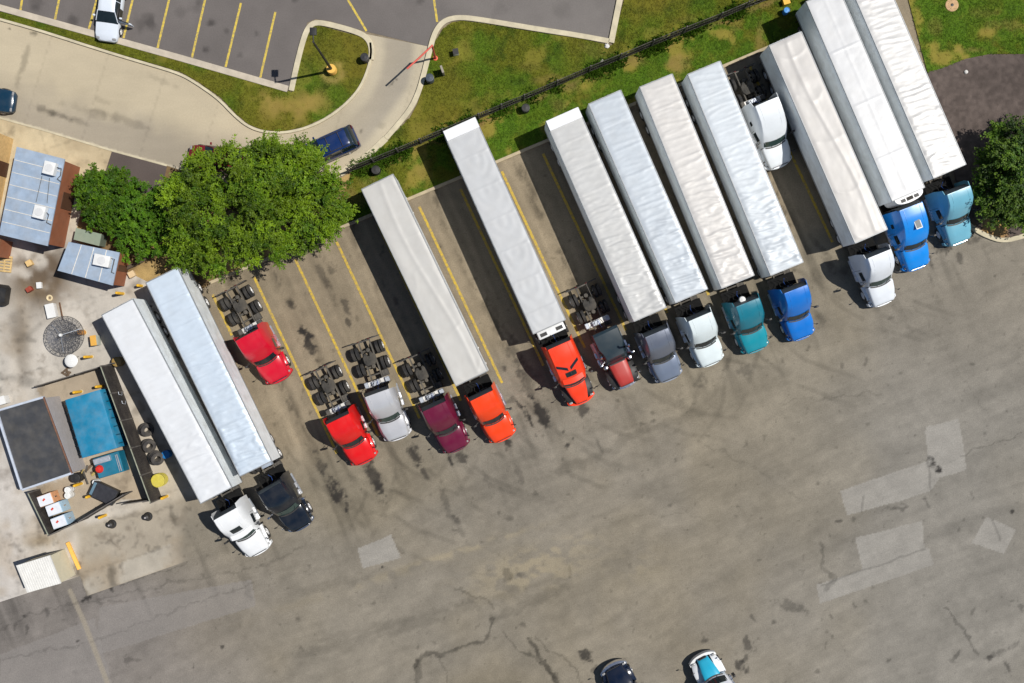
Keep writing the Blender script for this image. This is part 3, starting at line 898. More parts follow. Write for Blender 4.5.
lines = MB()
UNDER = tuple(float(v) for v in obs(144, 127, 101))
for k in range(-1, 13):
    x, y = 254 + 41.3 * k, 277 - 17.6 * k
    L = 195 if k >= 0 else 45
    ribbon(lines, world([(x + .4255 * L * t, y + .905 * L * t) for t in np.linspace(0, 1, 12)]), .20, .0005, .0075, .002)
structure(lines.build("stall_lines", worn_paint("worn_yellow_lines", c3(208, 175, 48), UNDER, .52)))
lines = MB()
for a, b in (((22, 0), (20.5, 10)), ((59, 0), (55, 19.5)), ((96.6, 0), (89, 29)), ((132.5, 0), (123.6, 38)), ((169, 0), (157.6, 48)), ((205, 0), (192, 57.5)), ((241, 3), (225.6, 67)),
             ((275.4, 12), (260.3, 77.5)), ((348, 0), (366.5, 31)), ((434, 0), (437.2, 22))):
    a = Vector(a); b = Vector(b)
    if a.y == 0: a = a + (a - b).normalized() * 50
    ribbon(lines, world([tuple(a.lerp(b, t)) for t in np.linspace(0, 1, 6)]), .17, .0085, .0125, .002)
structure(lines.build("car_park_lines", worn_paint("yellow_lines", c3(215, 188, 75), tuple(float(v) for v in obs(113, 106, 103)), .56)))


# ------------------------------------------------------------------ wheels
def wheel_mesh(kind):
    """tyre and rim meshes, axle along Y, outer face towards +Y"""
    key = "wheel_" + kind
    R, W, ys = {"dual": (.51, .26, (0, -.33)), "single": (.52, .28, (0,)), "car": (.33, .21, (0,))}[kind]
    t = MB()
    rin = R * (.56 if kind != "car" else .64)
    for yo in ys:
        prof = [(rin, -W * .45), (R * .86, -W * .5), (R * .96, -W * .44), (R, -W * .34), (R * .975, -W * .16), (R, -W * .14), (R, W * .14), (R * .975, W * .16), (R, W * .34), (R * .96, W * .44), (R * .86, W * .5), (rin, W * .45)]
        t.lathe(prof, (0, yo - W * .5, 0), 'Y', 28)
    tyre = t.build("wheel", M_TYRE)
    m1 = tyre.data; bpy.data.objects.remove(tyre)
    r = MB()
    yo = -W * .5
    r.lathe([(rin + .005, W * .44), (rin * .92, W * .46), (rin * .86, W * .2), (rin * .55, W * .3), (rin * .5, W * .46), (rin * .28, W * .5), (rin * .26, W * .62), (.001, W * .63)], (0, yo, 0), 'Y', 20)
    r.lathe([(rin + .005, -W * .44), (rin * .5, -W * .2), (.001, -W * .2)], (0, yo + ys[-1], 0), 'Y', 20)
    rim = r.build("rim", M_RIM)
    m2 = rim.data; bpy.data.objects.remove(rim)
    return m1, m2, R


WHEELS = {k: wheel_mesh(k) for k in ("dual", "single", "car")}


def wheel(kind, parent, x, y, side):
    m1, m2, R = WHEELS[kind]
    o = link("wheel", m1, parent, (x, y, R), (0, rnd.uniform(0, 6), 0) if side > 0 else (0, rnd.uniform(0, 6), PI))
    link("rim", m2, o)
    return o


# ------------------------------------------------------------------ trailers
def r_ruck(seed, q):
    return random.Random(seed * 1009 + q * 31).random()


def roof_field(kind, L, W, seed):
    nx = int(L / .09); ny = 26
    xs = np.linspace(0, L, nx); ys = np.linspace(-W / 2, W / 2, ny)
    gx, gy = np.meshgrid(xs, ys, indexing='ij')
    x = gx.ravel(); y = gy.ravel()
    o = seed * 13.7
    edge = np.minimum(1, (W / 2 - np.abs(y)) / .22) * np.minimum(1, np.minimum(x, L - x) / .25)
    if kind == 'tarp':
        env = .45 + .95 * sstep(L * .25, L * .95, x) if seed != 11 else .5 + .6 * sstep(0, L, x)
        wob = (fbm(x * .5 + o, y * .7, seed, 3) - .5) * .55
        h = 0
        for q in range(int(L / .5)):                       # slack between the roof bows, tilted a little
            x0 = .25 + q * .5 + r_ruck(seed, q) * .2
            u = x - x0 - wob - y * (.12 + (r_ruck(seed + 11, q) - .5) * .22)
            h = h + np.exp(-(u / .085) ** 2) * .0085 * (.2 + r_ruck(seed + 7, q)) * (.2 + 1.3 * fbm(x * .5 + q * 3.1, y * 1.3, seed + 3, 2))
        n2 = fbm((x + wob - y * .15) * 2.6 + o, y * .7, seed + 2, 3)
        h = (h + (1 - np.abs(2 * n2 - 1)) ** 2 * .007 + fbm(x * 4.5 + o, y * 1.6, seed + 9, 2) * .004) * env * 1.5
        f = np.abs(x / 2.0 - np.round(x / 2.0)) * 2.0
        h += np.exp(-(f / .05) ** 2) * .006
        h += sstep(.6, .8, fbm(x * 1.6 + o, y * .9, seed + 8, 3)) * .014 * env * sstep(L * .4, L, x)
    elif kind == 'panel':
        f = np.abs(x / 2.45 - np.round(x / 2.45)) * 2.45
        h = np.exp(-(f / .07) ** 2) * .02
        ph = np.hypot(x % 2.45 - .3, y * 1.4) * 7 + o
        h += np.sin(ph + fbm(x * .7 + o, y * .7, seed, 3) * 6) * .005 + fbm(x * 1.2 + o, y * 1.2, seed + 2, 4) * .02
    elif kind == 'smooth':
        f = np.abs(x / 4.2 - np.round(x / 4.2)) * 4.2
        h = np.exp(-(f / .05) ** 2) * .012 + fbm(x * .9 + o, y * .9, seed, 4) * .018
        h += np.exp(-(y / .06) ** 2) * .008
    else:   # sag: loose sheet with long creases
        h = fbm(x * .5 + o, y * .9, seed, 4) * .05 + (1 - np.abs(np.sin(x * .9 + fbm(x * .3, y * .4, seed, 2) * 5))) ** 4 * .02
        cr = np.abs(y - .25 - .35 * np.sin(x * .32 + o))
        h += np.exp(-(cr / .16) ** 2) * .03
    h = h * edge * (3.2 if seed == 2 else 2.2 if seed == 1 else 1.25) * {'tarp': 1.75, 'sag': .75, 'panel': .75, 'smooth': 1.3}[kind]
    return gx, gy, h.reshape(gx.shape), nx, ny


def roofmat(name, col, metal, rough):
    return mat(name, col, rough, metal=metal, var=.035, scale=.8, bump=.05, bscale=7, dust=.09, spec=.35)


def trailer(front, rear, roofkind, tint, metal, label, seed, reefer=None, header=False, sidecol=(.84, .88, .90), nosebox=False):
    Zt = 4.1; Z0 = 1.12; W = 2.6
    a = P(*front, Zt); b = P(*rear, Zt)
    L = (a - b).length
    ang = math.atan2(a.y - b.y, a.x - b.x)
    c = (a + b) / 2
    t = thing("semi_trailer", label, "trailer", (c.x, c.y, 0), ang, "semi trailers parked side by side in the slanted bays")
    hl = L / 2
    side = mat("trailer_side_%d" % seed, sidecol, .35, var=.08, scale=1.5, dust=.25)
    rail = mat("trailer_rail", (.30, .31, .32), .5, metal=.3, var=.25)
    m = MB()
    m.box((0, 0, (Z0 + .2 + Zt - .05) / 2), (L, W - .02, Zt - .05 - Z0 - .2))
    for s in (-1, 1):                         # ribs along the sides
        for i in range(int(L / 1.22)):
            m.box((-hl + .6 + i * 1.22, s * (W / 2 - .004), 2.68), (.05, .018, 2.55))
    m.mi = 1
    for s in (-1, 1):
        m.box((0, s * (W / 2 - .02), Zt - .045), (L + .01, .07, .11), bev=.012)
        m.box((0, s * (W / 2 - .03), Z0 + .11), (L - .01, .08, .2), bev=.01)
    for s in (-1, 1):
        m.box((s * (hl - .02), 0, Zt - .045), (.07, W - .1, .108), bev=.012)
    m.mi = 2
    m.box((0, 0, Z0 + .1), (L - .1, W - .2, .12))
    m.build("body", [side, rail, M_FRAME], t)
    # roof sheet
    gx, gy, h, nx, ny = roof_field(roofkind, L - .1, W - .1, seed)
    me = bpy.data.meshes.new("roof")
    co = np.stack([gx.ravel() - hl + .05, gy.ravel(), h.ravel() + Zt - .012], 1).astype(np.float32)
    i = (np.arange(nx - 1)[:, None] * ny + np.arange(ny - 1)[None, :]).ravel()
    q = np.stack([i, i + ny, i + ny + 1, i + 1], 1)
    me.from_pydata(co.tolist(), [], q.tolist())
    for p in me.polygons: p.use_smooth = True
    me.materials.append(roofmat("trailer_roof_%d" % seed, tuple(v * (.76 if seed < 3 else .70 if seed < 5 else .66) for v in tint), metal * .45, .40))
    link("roof", me, t)
    if header:
        MB().box((-hl + .4, 0, Zt + .035), (.8, W - .04, .09), bev=.01).build("rear_header", mat("header_plate", (.74, .74, .75), .4, var=.06), t)
    # rear doors
    for s in (-1, 1):
        d = MB().box((-hl - .025, s * W / 4, 2.66), (.05, W / 2 - .05, 2.6), bev=.01)
        d.mi = 1
        d.tube([(-hl - .07, s * .3, 1.4), (-hl - .07, s * .3, 3.95)], .02, 6)
        d.build("rear_door", [side, M_CHROME], t)
    if reefer:
        u = MB(); xx = hl + .3
        if reefer == 'square':
            u.box((xx, 0, 2.95), (.58, 2.1, 2.1), bev=.06, seg=2)
            u.mi = 1
            for s in (-1, 1): u.box((xx + .02, s * .62, 4.005), (.26, .52, .02), bev=.005)
            u.mi = 2
            u.tube([(xx + .25, .9, 4.0), (xx + .35, 1.1, 3.4), (xx + .3, 1.15, 2.2)], .03, 6)
            u.tube([(xx + .25, -.2, 4.01), (xx + .5, 0, 3.4), (xx + .6, .1, 2.0)], .025, 6)
        else:
            pl = [(hl + .01, -1.1)] + [(hl + .01 + .55 * math.cos(a_) ** .7 if abs(math.cos(a_)) > 1e-6 else hl + .01, 1.1 * math.sin(a_)) for a_ in np.linspace(-1.45, 1.45, 13)] + [(hl + .01, 1.1)]
            u.prism(pl, 1.9, 4.05)
            u.mi = 1
            for s in (-1, 1): u.box((hl + .27, s * .52, 4.052), (.24, .36, .02))
            u.mi = 2
            u.box((hl + .27, 0, 4.055), (.26, .5, .02))
        u.build("cooling_unit", [M_WHITEBOX, M_BLACK, M_GREASE], t, smooth=30)
    if nosebox:
        MB().box((hl + .12, .75, 3.55), (.22, .75, .7), bev=.04, seg=2).build("nose_box", mat("grey_box", (.3, .34, .4), .5), t)
    # running gear
    g = MB()
    for x in (-hl + 1.4, -hl + 2.65):
        g.tube([(x, -.9, .51), (x, .9, .51)], .075, 8)
    for s in (-1, 1):
        g.box((-hl + 2.0, s * .5, .95), (2.9, .1, .2)); g.box((-hl + 2.0, s * .5, .75), (.9, .08, .3))
    g.build("bogie_frame", M_FRAME, t)
    for x in (-hl + 1.4, -hl + 2.65):
        for s in (-1, 1):
            wheel("dual", t, x, s * 1.28, s)
    for s in (-1, 1):
        lg = MB(); lg.box((hl - 3.0, s * .7, .72), (.14, .12, .95), bev=.01); lg.box((hl - 3.0, s * .7, .22), (.3, .26, .05))
        lg.tube([(hl - 3.0, s * .7, .7), (hl - 3.9, s * .6, 1.2)], .03, 6)
        lg.build("landing_leg", M_FRAME, t)
        MB().box((-hl + .45, s * 1.0, .72), (.02, .55, .75)).build("mudflap", M_BLACK, t)
    ug = MB(); ug.box((-hl + .03, 0, .56), (.1, 2.3, .1), bev=.01)
    for s in (-1, 1): ug.box((-hl + .05, s * .45, .85), (.08, .08, .55))
    ug.build("underride_guard", M_FRAME, t)
    return t


WH = (.74, .745, .75)
trailer((216.3, 495.7), (117, 306.8), 'tarp', (.86, .88, .91), .10, "leftmost white semi trailer with lightly rippled roof, hitched to the white truck", 1)
trailer((255.8, 469), (161.5, 275), 'tarp', (.72, .82, .93), .26, "sky tinted white semi trailer with rippled roof, hitched to the black truck", 2, nosebox=True)  # roof tint has blue sky reflection painted into it
trailer((471.9, 378.7), (377.2, 181.6), 'sag', (.72, .70, .66), .10, "cream topped semi trailer standing alone between empty bays, hitched to the orange truck", 3)
trailer((549.7, 327.1), (459, 124.3), 'panel', (.70, .71, .72), .2, "white panel roofed trailer with cooling unit, hitched to the orange truck with skylights", 4, 'square', True)
trailer((650.3, 314.7), (561.9, 114.3), 'tarp', (.71, .71, .70), .28, "wrinkled silver white semi trailer hitched to the grey truck", 5, header=True)
trailer((691.8, 296.2), (604.6, 96.9), 'tarp', (.66, .72, .785), .28, "pale sky tinted semi trailer in front of which the mint white truck is parked", 6)  # sky blue mixed into the roof colour as reflected light
trailer((738.1, 282.1), (656, 80.3), 'tarp', (.76, .735, .71), .28, "warm white rippled semi trailer hitched to the teal truck", 7)
trailer((787.2, 269.1), (704, 67.5), 'tarp', (.70, .755, .81), .22, "bright sky tinted semi trailer hitched to the royal blue truck", 8)  # roof colour pushed towards blue to carry the sky's reflection
trailer((871.5, 236.5), (785.3, 38.4), 'sag', (.72, .69, .66), .08, "cream roofed semi trailer hitched to the white truck at the right end", 9)
trailer((908.7, 194.5), (822.5, -5.5), 'smooth', (.76, .765, .78), .12, "smooth white trailer with rounded cooling unit, hitched to the bright blue truck", 10, 'round')
trailer((950, 171.5), (863, -29), 'tarp', (.72, .71, .70), .22, "rightmost creased white semi trailer, beside the dark mulch bed", 11)


# ------------------------------------------------------------------ tractors
PCOL = {}


def paint_mat(name, col, rough=.3, metal=.0):
    PCOL["paint_" + name] = col
    return mat("paint_" + name, col, rough, metal=metal, coat=.35, var=.06, scale=.8, dust=.06)


def tractor(front, ang, paint, label, hood=None, uR=3.95, ztop=3.95, cowl=1.72, ws=.55, hw=.93, hood_hw=(.86, 1.04), nose=.15, roof=None, fender=None,
            sunroof=False, skylight=False, hatch=False, stacks=False, chrome=False, ext=None, deck=False, tail=8.05, axles=(5.95, 7.25), conv=False,
            glass=None, back_open=True, extlen=.5, dish=False, hoses=True, group="truck tractors parked nose out in the slanted row", grille_m=None, bumper_m=None):
    p = P(*front, 1.1)
    a = -math.radians(ang)
    hx = Vector((math.cos(a), math.sin(a), 0))
    t = thing("truck_tractor", label, "truck", (p.x + hx.x * .12, p.y + hx.y * .12, 0), a, group)
    hood = hood or paint; roof = roof or paint; fender = fender or hood; ext = ext or paint
    glass = glass or M_GLASS

    def X(u, y, z): return (-u, y, z)

    zW = 2.72 if not conv else 2.5
    bw = 1.2 if not conv else 1.02          # body half width
    uw = cowl + ws

    def stn(u, z, k, ht):
        """half ring; k 0..1 how far the section has grown"""
        b = bw * (.9 + .1 * k)
        if z < 2.0:
            return u, [(b * .93, .8), (b * .93, 1.35), (b * .92, z - .2), (b * .86, z - .06), (b * .72, z), (b * .38, z + .02), (0, z + .03)]
        sh = min(2.75, z - .35)
        return u, [(b, .8), (b, 1.6), (b * .985, sh), (ht + .045, z - .11), (ht - .035, z - .012), ((ht - .035) * .5, z + .022), (0, z + .035)]

    dz = ztop - zW
    rf = uR - uw
    st = [stn(cowl, 1.84 if not conv else 1.78, 0, .9), stn(uw, zW, .5, hw * .97)]
    st += [stn(uw + rf * .2, zW + dz * .45, .8, hw), stn(uw + rf * .48, zW + dz * .84, 1, hw), stn(uw + rf * .75, zW + dz * .97, 1, hw), stn(uR, ztop, 1, hw)]
    if conv:
        st = [stn(cowl, 1.78, 0, .7), stn(uw, zW, .3, .72), stn(uw + .5, zW + .12, .7, .8), stn(uw + .95, zW + .3, 1, .98), stn(uR - .2, ztop, 1, 1.0), stn(uR, ztop - .1, 1, .98)]

    def full(s):
        u, h = s
        cv = 0 if conv else max(0, .34 * (1 - (u - cowl) / (ws + .9)))          # the screen and roof front bow forward
        return [X(u + cv * (y / bw) ** 2 - cv * .35, y, z) for y, z in h] + [X(u + cv * (y / bw) ** 2 - cv * .35, -y, z) for y, z in reversed(h[:-1])]

    def sx(u, y):
        cv = 0 if conv else max(0, .34 * (1 - (u - cowl) / (ws + .9)))
        return u + cv * (y / bw) ** 2 - cv * .35

    def side_y(u, z):
        for (u0, h0), (u1, h1) in zip(st[:-1], st[1:]):
            if u0 <= u <= u1:
                f = (u - u0) / (u1 - u0)
                h = [((1 - f) * p0[0] + f * p1[0], (1 - f) * p0[1] + f * p1[1]) for p0, p1 in zip(h0, h1)]
                for q0, q1 in zip(h[:-1], h[1:]):
                    if q0[1] <= z <= q1[1]:
                        g = (z - q0[1]) / max(1e-6, q1[1] - q0[1])
                        return q0[0] * (1 - g) + q1[0] * g
        return bw

    def top_z(u, y):
        for (u0, h0), (u1, h1) in zip(st[:-1], st[1:]):
            if u0 <= u <= u1:
                f = (u - u0) / (u1 - u0)
                e = [(1 - f) * a_ + f * b_ for a_, b_ in zip(h0[4], h1[4])]; c_ = (1 - f) * h0[6][1] + f * h1[6][1]
                g = min(1, abs(y) / e[0])
                return c_ * (1 - g) + e[1] * g
        return ztop

    m = MB(); m.loft([full(s) for s in st])
    # trim line round the roof edge and door seams
    m.mi = 1
    for s in (-1, 1):
        for u in (uw + .02, uw + .95):
            m.tube([X(u, s * (side_y(u, z) + .002), z) for z in (1.0, 1.4, 1.9, 2.3)], .012, 4)
    m.build("cab", [roof if roof is not paint else paint, M_BLACK], t, smooth=33)
    # windscreen
    h0, h1 = st[0][1], st[1][1]
    idx = [2, 3, 4, 5, 6]
    pl = [(i, 1) for i in idx] + [(i, -1) for i in reversed(idx[:-1])]
    rings = []
    for v in np.linspace(.10, .66, 5):
        ring = []
        for i, s in pl:
            y = (1 - v) * h0[i][0] + v * h1[i][0]; z = (1 - v) * h0[i][1] + v * h1[i][1]
            cv = 0 if conv else max(0, .34 * (1 - (v * ws) / (ws + .9)))
            ring.append(X((1 - v) * cowl + v * uw - .025 + cv * (y / bw) ** 2 - cv * .35, s * y * .95, z + .014))
        rings.append(ring)
    m = MB(); m.loft(rings, closed=False); m.build("windscreen", glass, t, smooth=60)
    if sunroof:
        u0 = uw + .16
        m = MB(); m.loft([[X(sx(u, y), y, top_z(u, y) + .03) for y in np.linspace(-.42, .42, 5)] for u in (u0, u0 + .08, u0 + .16, u0 + .24, u0 + .34)], closed=False)
        m.build("sunroof", M_GLASS, t, smooth=60)
        vis = MB(); vis.loft([[X(sx(u, y), y, z) for y, z in ((-.95, 2.62), (-.8, 2.8), (-.4, 2.84), (0, 2.86), (.4, 2.84), (.8, 2.8), (.95, 2.62))] for u in (uw - .33, uw + .04)], closed=False)
        vis.build("sun_visor", paint, t)
    if skylight:
        for s in (-1, 1):
            m = MB(); m.loft([[X(sx(u0_ + .6 * abs(y_), y_), s * y_, top_z(min(uR, u0_ + .6 * abs(y_)), y_) + .03) for y_ in np.linspace(.1, .86, 7)] for u0_ in (uw + .52, uw + .59, uw + .66, uw + .74)], closed=False)
            m.build("skylight", M_GLASS, t, smooth=60)
    if hatch:
        m = MB(); u0 = uw + 1.15
        m.box(X(u0, .1, top_z(u0, 0) + .02), (.85, .5, .05), bev=.02); m.mi = 1
        m.box(X(u0, .1, top_z(u0, 0) + .045), (.72, .38, .03))
        m.build("roof_hatch", [M_WHITEBOX, mat("grey_grille", (.2, .21, .21), .6, bump=.3)], t)
    # cowl, wipers, roof lamps, roof crest lines
    m = MB(); m.loft([[X(sx(cowl, y) + du, y, (1.865 if not conv else 1.805) + dz2) for y in np.linspace(-.8 if not conv else -.62, .8 if not conv else .62, 9)] for du, dz2 in ((-.09, .0), (.0, .012))], closed=False)
    for y in (-.35, .35): m.tube([X(sx(cowl, y), y, 1.9 if not conv else 1.84), X(sx(cowl, y) + .28, y + .3, 2.32 if not conv else 2.2)], .014, 4)
    m.build("wiper_cowl", M_BLACK, t)
    if not conv:
        m = MB()
        for s in (-1, 1):
            m.loft([[X(sx(u, .62), s * (hw * .66 + d2), top_z(u, hw * .66) + z2) for d2, z2 in ((-.03, .0), (-.012, .022), (.012, .022), (.03, .0))] for u in np.linspace(uw + .35, uR - .02, 8)], closed=False)
        m.box(X(uR - .03, 0, ztop - .0), (.05, hw * 1.9, .05))
        m.build("roof_trim", roof, t)
    # side windows
    for s in (-1, 1):
        for (ua, ub, za, zb, nm) in ((uw + .1, uw + .8, 1.75, 2.42, "door_window"), (uw + 1.35, uw + 1.68, 2.0, 2.5, "sleeper_window")):
            if ub > uR - .1: continue
            m = MB(); m.loft([[X(u, s * (side_y(u, z) + .014), z) for z in np.linspace(za, zb, 4)] for u in np.linspace(ua, ub, 4)], closed=False)
            m.build(nm, M_GLASS, t, smooth=60)
    # hood
    n0, n1 = hood_hw
    zc = 1.84 if not conv else 1.78
    zn = 1.22 if not conv else 1.5
    rings = []
    for u, hwid, z in ((nose, n0 * .9, zn - .16), (nose + .07, n0 * .98, zn - .04), (nose + .25, n0 + .02, zn + .06), ((nose + cowl) / 2, (n0 + n1) / 2 + .03, (zn + zc) / 2 + .07), (cowl - .15, n1 - .01, zc - .02), (cowl + .04, n1 * .98, zc - .01)):
        rings.append([X(u, hwid, .72), X(u, hwid, z - .26), X(u, hwid * .97, z - .09), X(u, hwid * .86, z - .012), X(u, hwid * .4, z + .01), X(u, 0, z + .02), X(u, -hwid * .4, z + .01), X(u, -hwid * .86, z - .012), X(u, -hwid * .97, z - .09), X(u, -hwid, z - .26), X(u, -hwid, .72)])
    m = MB(); m.loft(rings); m.build("hood", hood, t, smooth=50)
    m = MB()
    for z in np.linspace(.8, zn - .22, 5): m.box(X(nose - .015, 0, z), (.04, n0 * 1.3, .035))
    m.mi = 1; m.box(X(nose + .005, 0, (zn + .58) / 2), (.03, n0 * 1.42, zn - .66))
    m.build("grille", [grille_m or M_CHROME, M_BLACK], t)
    # fenders
    uc = 1.25 if not conv else 1.05
    for s in (-1, 1):
        rings = []
        for u in np.linspace(uc - .92, uc + .72, 11):
            f = max(0, 1 - ((u - uc) / .98) ** 2)
            z = .60 + .58 * math.sqrt(f)
            yo = 1.17 - .22 * max(0, (uc - u) / .92) ** 1.5
            yi = .6
            rings.append([X(u, s * yi, z + .02), X(u, s * (yo - .14), z), X(u, s * yo, z - .1), X(u, s * yo, max(.5, z - .3)), X(u, s * (yo - .06), max(.5, z - .3)), X(u, s * yi, z - .1)])
        m = MB(); m.loft(rings); m.build("fender", fender, t, smooth=50)
    # bumper
    bm_ = bumper_m or (M_CHROME if chrome else mat('bumper_' + hood.name, PCOL.get(hood.name, (.05, .05, .05)), .65, var=.1, dust=.15, spec=.2))
    rings = []
    for y in np.linspace(-1.1, 1.1, 13):
        u = .02 + .34 * (abs(y) / 1.1) ** 2.5
        rings.append([X(u, y, .38), X(u - .02, y, .6), X(u, y, .84), X(u + .2, y, .86), X(u + .2, y, .38)])
    m = MB(); m.loft(rings); m.build("bumper", bm_, t, smooth=50)
    for s in (-1, 1):
        m = MB(); m.box(X(.42, s * .86, .93), (.16, .26, .16), bev=.05, seg=2); m.build("headlight", M_LAMP, t)
        # mirrors
        mm = MB(); yb = side_y(uw + .02, 2.1)
        mm.tube([X(uw - .05, s * yb, 2.35), X(uw - .18, s * (yb + .3), 2.4)], .02, 6); mm.tube([X(uw - .05, s * yb, 1.8), X(uw - .18, s * (yb + .3), 1.8)], .02, 6)
        mm.box(X(uw - .2, s * (yb + .34), 2.1), (.14, .22, .72), bev=.04, seg=2)
        mm.build("mirror", M_BLACK if not chrome else M_CHROME, t)
        hm = MB(); hm.tube([X(.95, s * 1.02, 1.15), X(.8, s * 1.2, 1.5)], .014, 5); hm.box(X(.8, s * 1.22, 1.55), (.07, .17, .2), bev=.025)
        hm.build("hood_mirror", M_BLACK if not chrome else M_CHROME, t)
        # fuel tank with steps
        ft = MB(); ft.tube([X(2.45, s * .98, .68), X(2.5, s * .98, .68), X(4.1, s * .98, .68), X(4.15, s * .98, .68)], .3, 16)
        ft.mi = 1
        for u in (2.62, 3.2): ft.box(X(u, s * 1.24, .95), (.42, .16, .05), bev=.01)
        ft.build("fuel_tank", [M_ALU, M_CHROME], t)
        if not conv and extlen > 0:
            e = MB(); e.loft([[X(uR - .04, s * bw * 1.0, .95), X(uR - .04, s * bw * .99, 2.7), X(uR - .04, s * (hw + .06), ztop - .2), X(uR - .04, s * (hw + .02), ztop - .2), X(uR - .04, s * bw * .955, 2.7), X(uR - .04, s * bw * .965, .95)],
                                [X(uR + extlen, s * (bw + .03), .95), X(uR + extlen, s * (bw + .02), 2.7), X(uR + extlen * .7, s * (hw + .1), ztop - .28), X(uR + extlen * .7, s * (hw + .06), ztop - .28), X(uR + extlen, s * (bw - .02), 2.7), X(uR + extlen, s * (bw - .01), .95)]])
            e.build("side_extender", ext, t, smooth=30)
    if back_open:
        m = MB(); m.box(X(uR + .1, 0, 1.75), (.26, bw * 1.8, 1.7), bev=.03)
        m.box(X(uR + .28, .3, 1.5), (.14, .5, .5), bev=.02)
        fb = MB(); fb.loft([[X(uR + .0, y * hw * .97, ztop - .06) for y in (-1, -.5, 0, .5, 1)], [X(uR + .16, y * (hw + .04), 3.25) for y in (-1, -.5, 0, .5, 1)], [X(uR + .26, y * bw * .95, 2.6) for y in (-1, -.5, 0, .5, 1)]], closed=False)
        fb.build("fairing_back", mat("fairing_back_grey", (.075, .09, .098), .6, var=.2), t)
        m.build("sleeper_back", mat("dark_back_wall", (.018, .018, .02), .6, var=.3), t)
    if dish:
        MB().lathe([(.001, 2.92), (.2, 2.95), (.26, 3.05), (.22, 3.2), (.001, 3.27)], X(uR + .02 + .26, -.12, .1)).build("satellite_dome", M_WHITEBOX, t)
    # frame, axles, fifth wheel
    fr = MB()
    for s in (-1, 1):
        fr.box(X((1.0 + tail) / 2, s * .43, .86), (tail - 1.0, .09, .26))
    for u in (2.2, 3.4, 4.6, 5.3, (axles[0] + axles[1]) / 2, tail - .06):
        fr.box(X(u, 0, .84), (.1, .82, .2))
    for u in axles:
        fr.tube([X(u, -.95, .51), X(u, .95, .51)], .085, 8)
        fr.lathe([(.001, .74), (.15, .72), (.2, .55), (.15, .4), (.001, .36)], X(u, .05, 0))
        fr.tube([X(u + .35, -.43, .7), X(u, -.43, .62), X(u - .35, -.43, .7)], .05, 6); fr.tube([X(u + .35, .43, .7), X(u, .43, .62), X(u - .35, .43, .7)], .05, 6)
    fr.tube([X(1.25, -1.0, .5), X(1.25, 1.0, .5)], .07, 8)
    fr.box(X(1.6, 0, .8), (1.6, .75, .5)); fr.box(X(5.2, .72, .62), (.5, .5, .4), bev=.03)
    fr.build("chassis_frame", mat("frame_rail", (.075, .07, .063), .85, spec=.2, var=.5, scale=5, dust=.3), t)
    fw = MB(); u = (axles[0] + axles[1]) / 2 - .05
    fw.prism([X(u - .48, -.30, 0)[:2], X(u - .48, .30, 0)[:2], X(u - .2, .47, 0)[:2], X(u + .2, .47, 0)[:2], X(u + .52, .26, 0)[:2], X(u + .48, .12, 0)[:2], X(u + .06, .06, 0)[:2], X(u + .06, -.06, 0)[:2], X(u + .48, -.12, 0)[:2], X(u + .52, -.26, 0)[:2], X(u + .2, -.47, 0)[:2], X(u - .2, -.47, 0)[:2]], 1.06, 1.11)
    fw.box(X(u, 0, 1.02), (.5, .8, .1))
    fw.build("fifth_wheel", M_GREASE, t)
    wheel("single", t, -1.25 if not conv else -1.05, 1.17, 1); wheel("single", t, -1.25 if not conv else -1.05, -1.17, -1)
    for u in axles:
        for s in (-1, 1): wheel("dual", t, -u, s * 1.26, s)
    for s in (-1, 1):
        MB().box(X(tail + .02, s * .95, .68), (.03, .6, .72), rz=0).build("mudflap", M_BLACK, t)
        tl = MB(); tl.box(X(tail + .01, s * .42, 1.02), (.05, .18, .1), bev=.01); tl.build("tail_light", M_REDLENS, t)
        bar = MB(); bar.tube([X(tail - .02, s * .4, 1.03), X(tail - .02, s * 1.25, 1.03)], .03, 6)
        bar.build("mudflap_hanger", M_FRAME, t)
    if deck:
        d_ = MB(); d_.box(X(uR + .75, 0, 1.04), (.42, 1.7, .06), bev=.01); d_.mi = 1
        d_.box(X(uR + .72, -.15, 1.2), (.36, .62, .3), bev=.03)
        d_.build("deck_plate", [mat("deck_alu", (.62, .6, .57), .5, metal=.3, var=.25), M_ALU], t)
        b_ = MB()
        b_.box(X(uR + .72, .75, 1.1), (.4, .36, .34), bev=.04)
        b_.build("toolbox", M_ALU if deck == 2 else M_FRAME, t)
        b_ = MB(); b_.box(X(uR + .78, -.9, 1.1), (.45, .3, .4), bev=.04); b_.build("battery_box", M_ALU if deck == 2 else M_FRAME, t)
    else:
        d_ = MB(); d_.box(X(uR + .72, 0, 1.02), (.95, 2.1, .04)); d_.build("deck_plate", M_GAPSHADE, t)  # wide black plate stands in for the shade in the gap behind the cab
    if hoses:
        for k, (y, mm) in enumerate(((-.25, M_BLACK), (0, M_HOSEB), (.2, M_BLACK))):
            h_ = MB(); h_.tube([X(uR + .3, y, 2.3), X(uR + .45, y * 1.6, 1.7), X(uR + .7, y * 1.3, 1.5), X(uR + .95, y, 2.0 if not deck else 1.2)], .022, 5); h_.build("air_hose", mm, t)
    if stacks:
        for s in (-1, 1):
            k = MB(); us = uR + .15 if not conv else 2.95
            yy = .95 if not conv else 1.1
            k.tube([X(us, s * yy, .9), X(us, s * yy, 2.4), X(us, s * yy, 3.7), X(us + .12, s * yy, 3.9)], .075, 10); k.build("exhaust_stack", M_CHROME, t)
    if conv:
        for s in (-1, 1):
            k = MB(); k.lathe([(.001, 1.05), (.17, 1.06), (.18, 1.2), (.18, 1.75), (.13, 1.86), (.001, 1.88)], X(cowl - .05, s * .98, 0)); k.build("air_cleaner", M_CHROME, t)
    return t


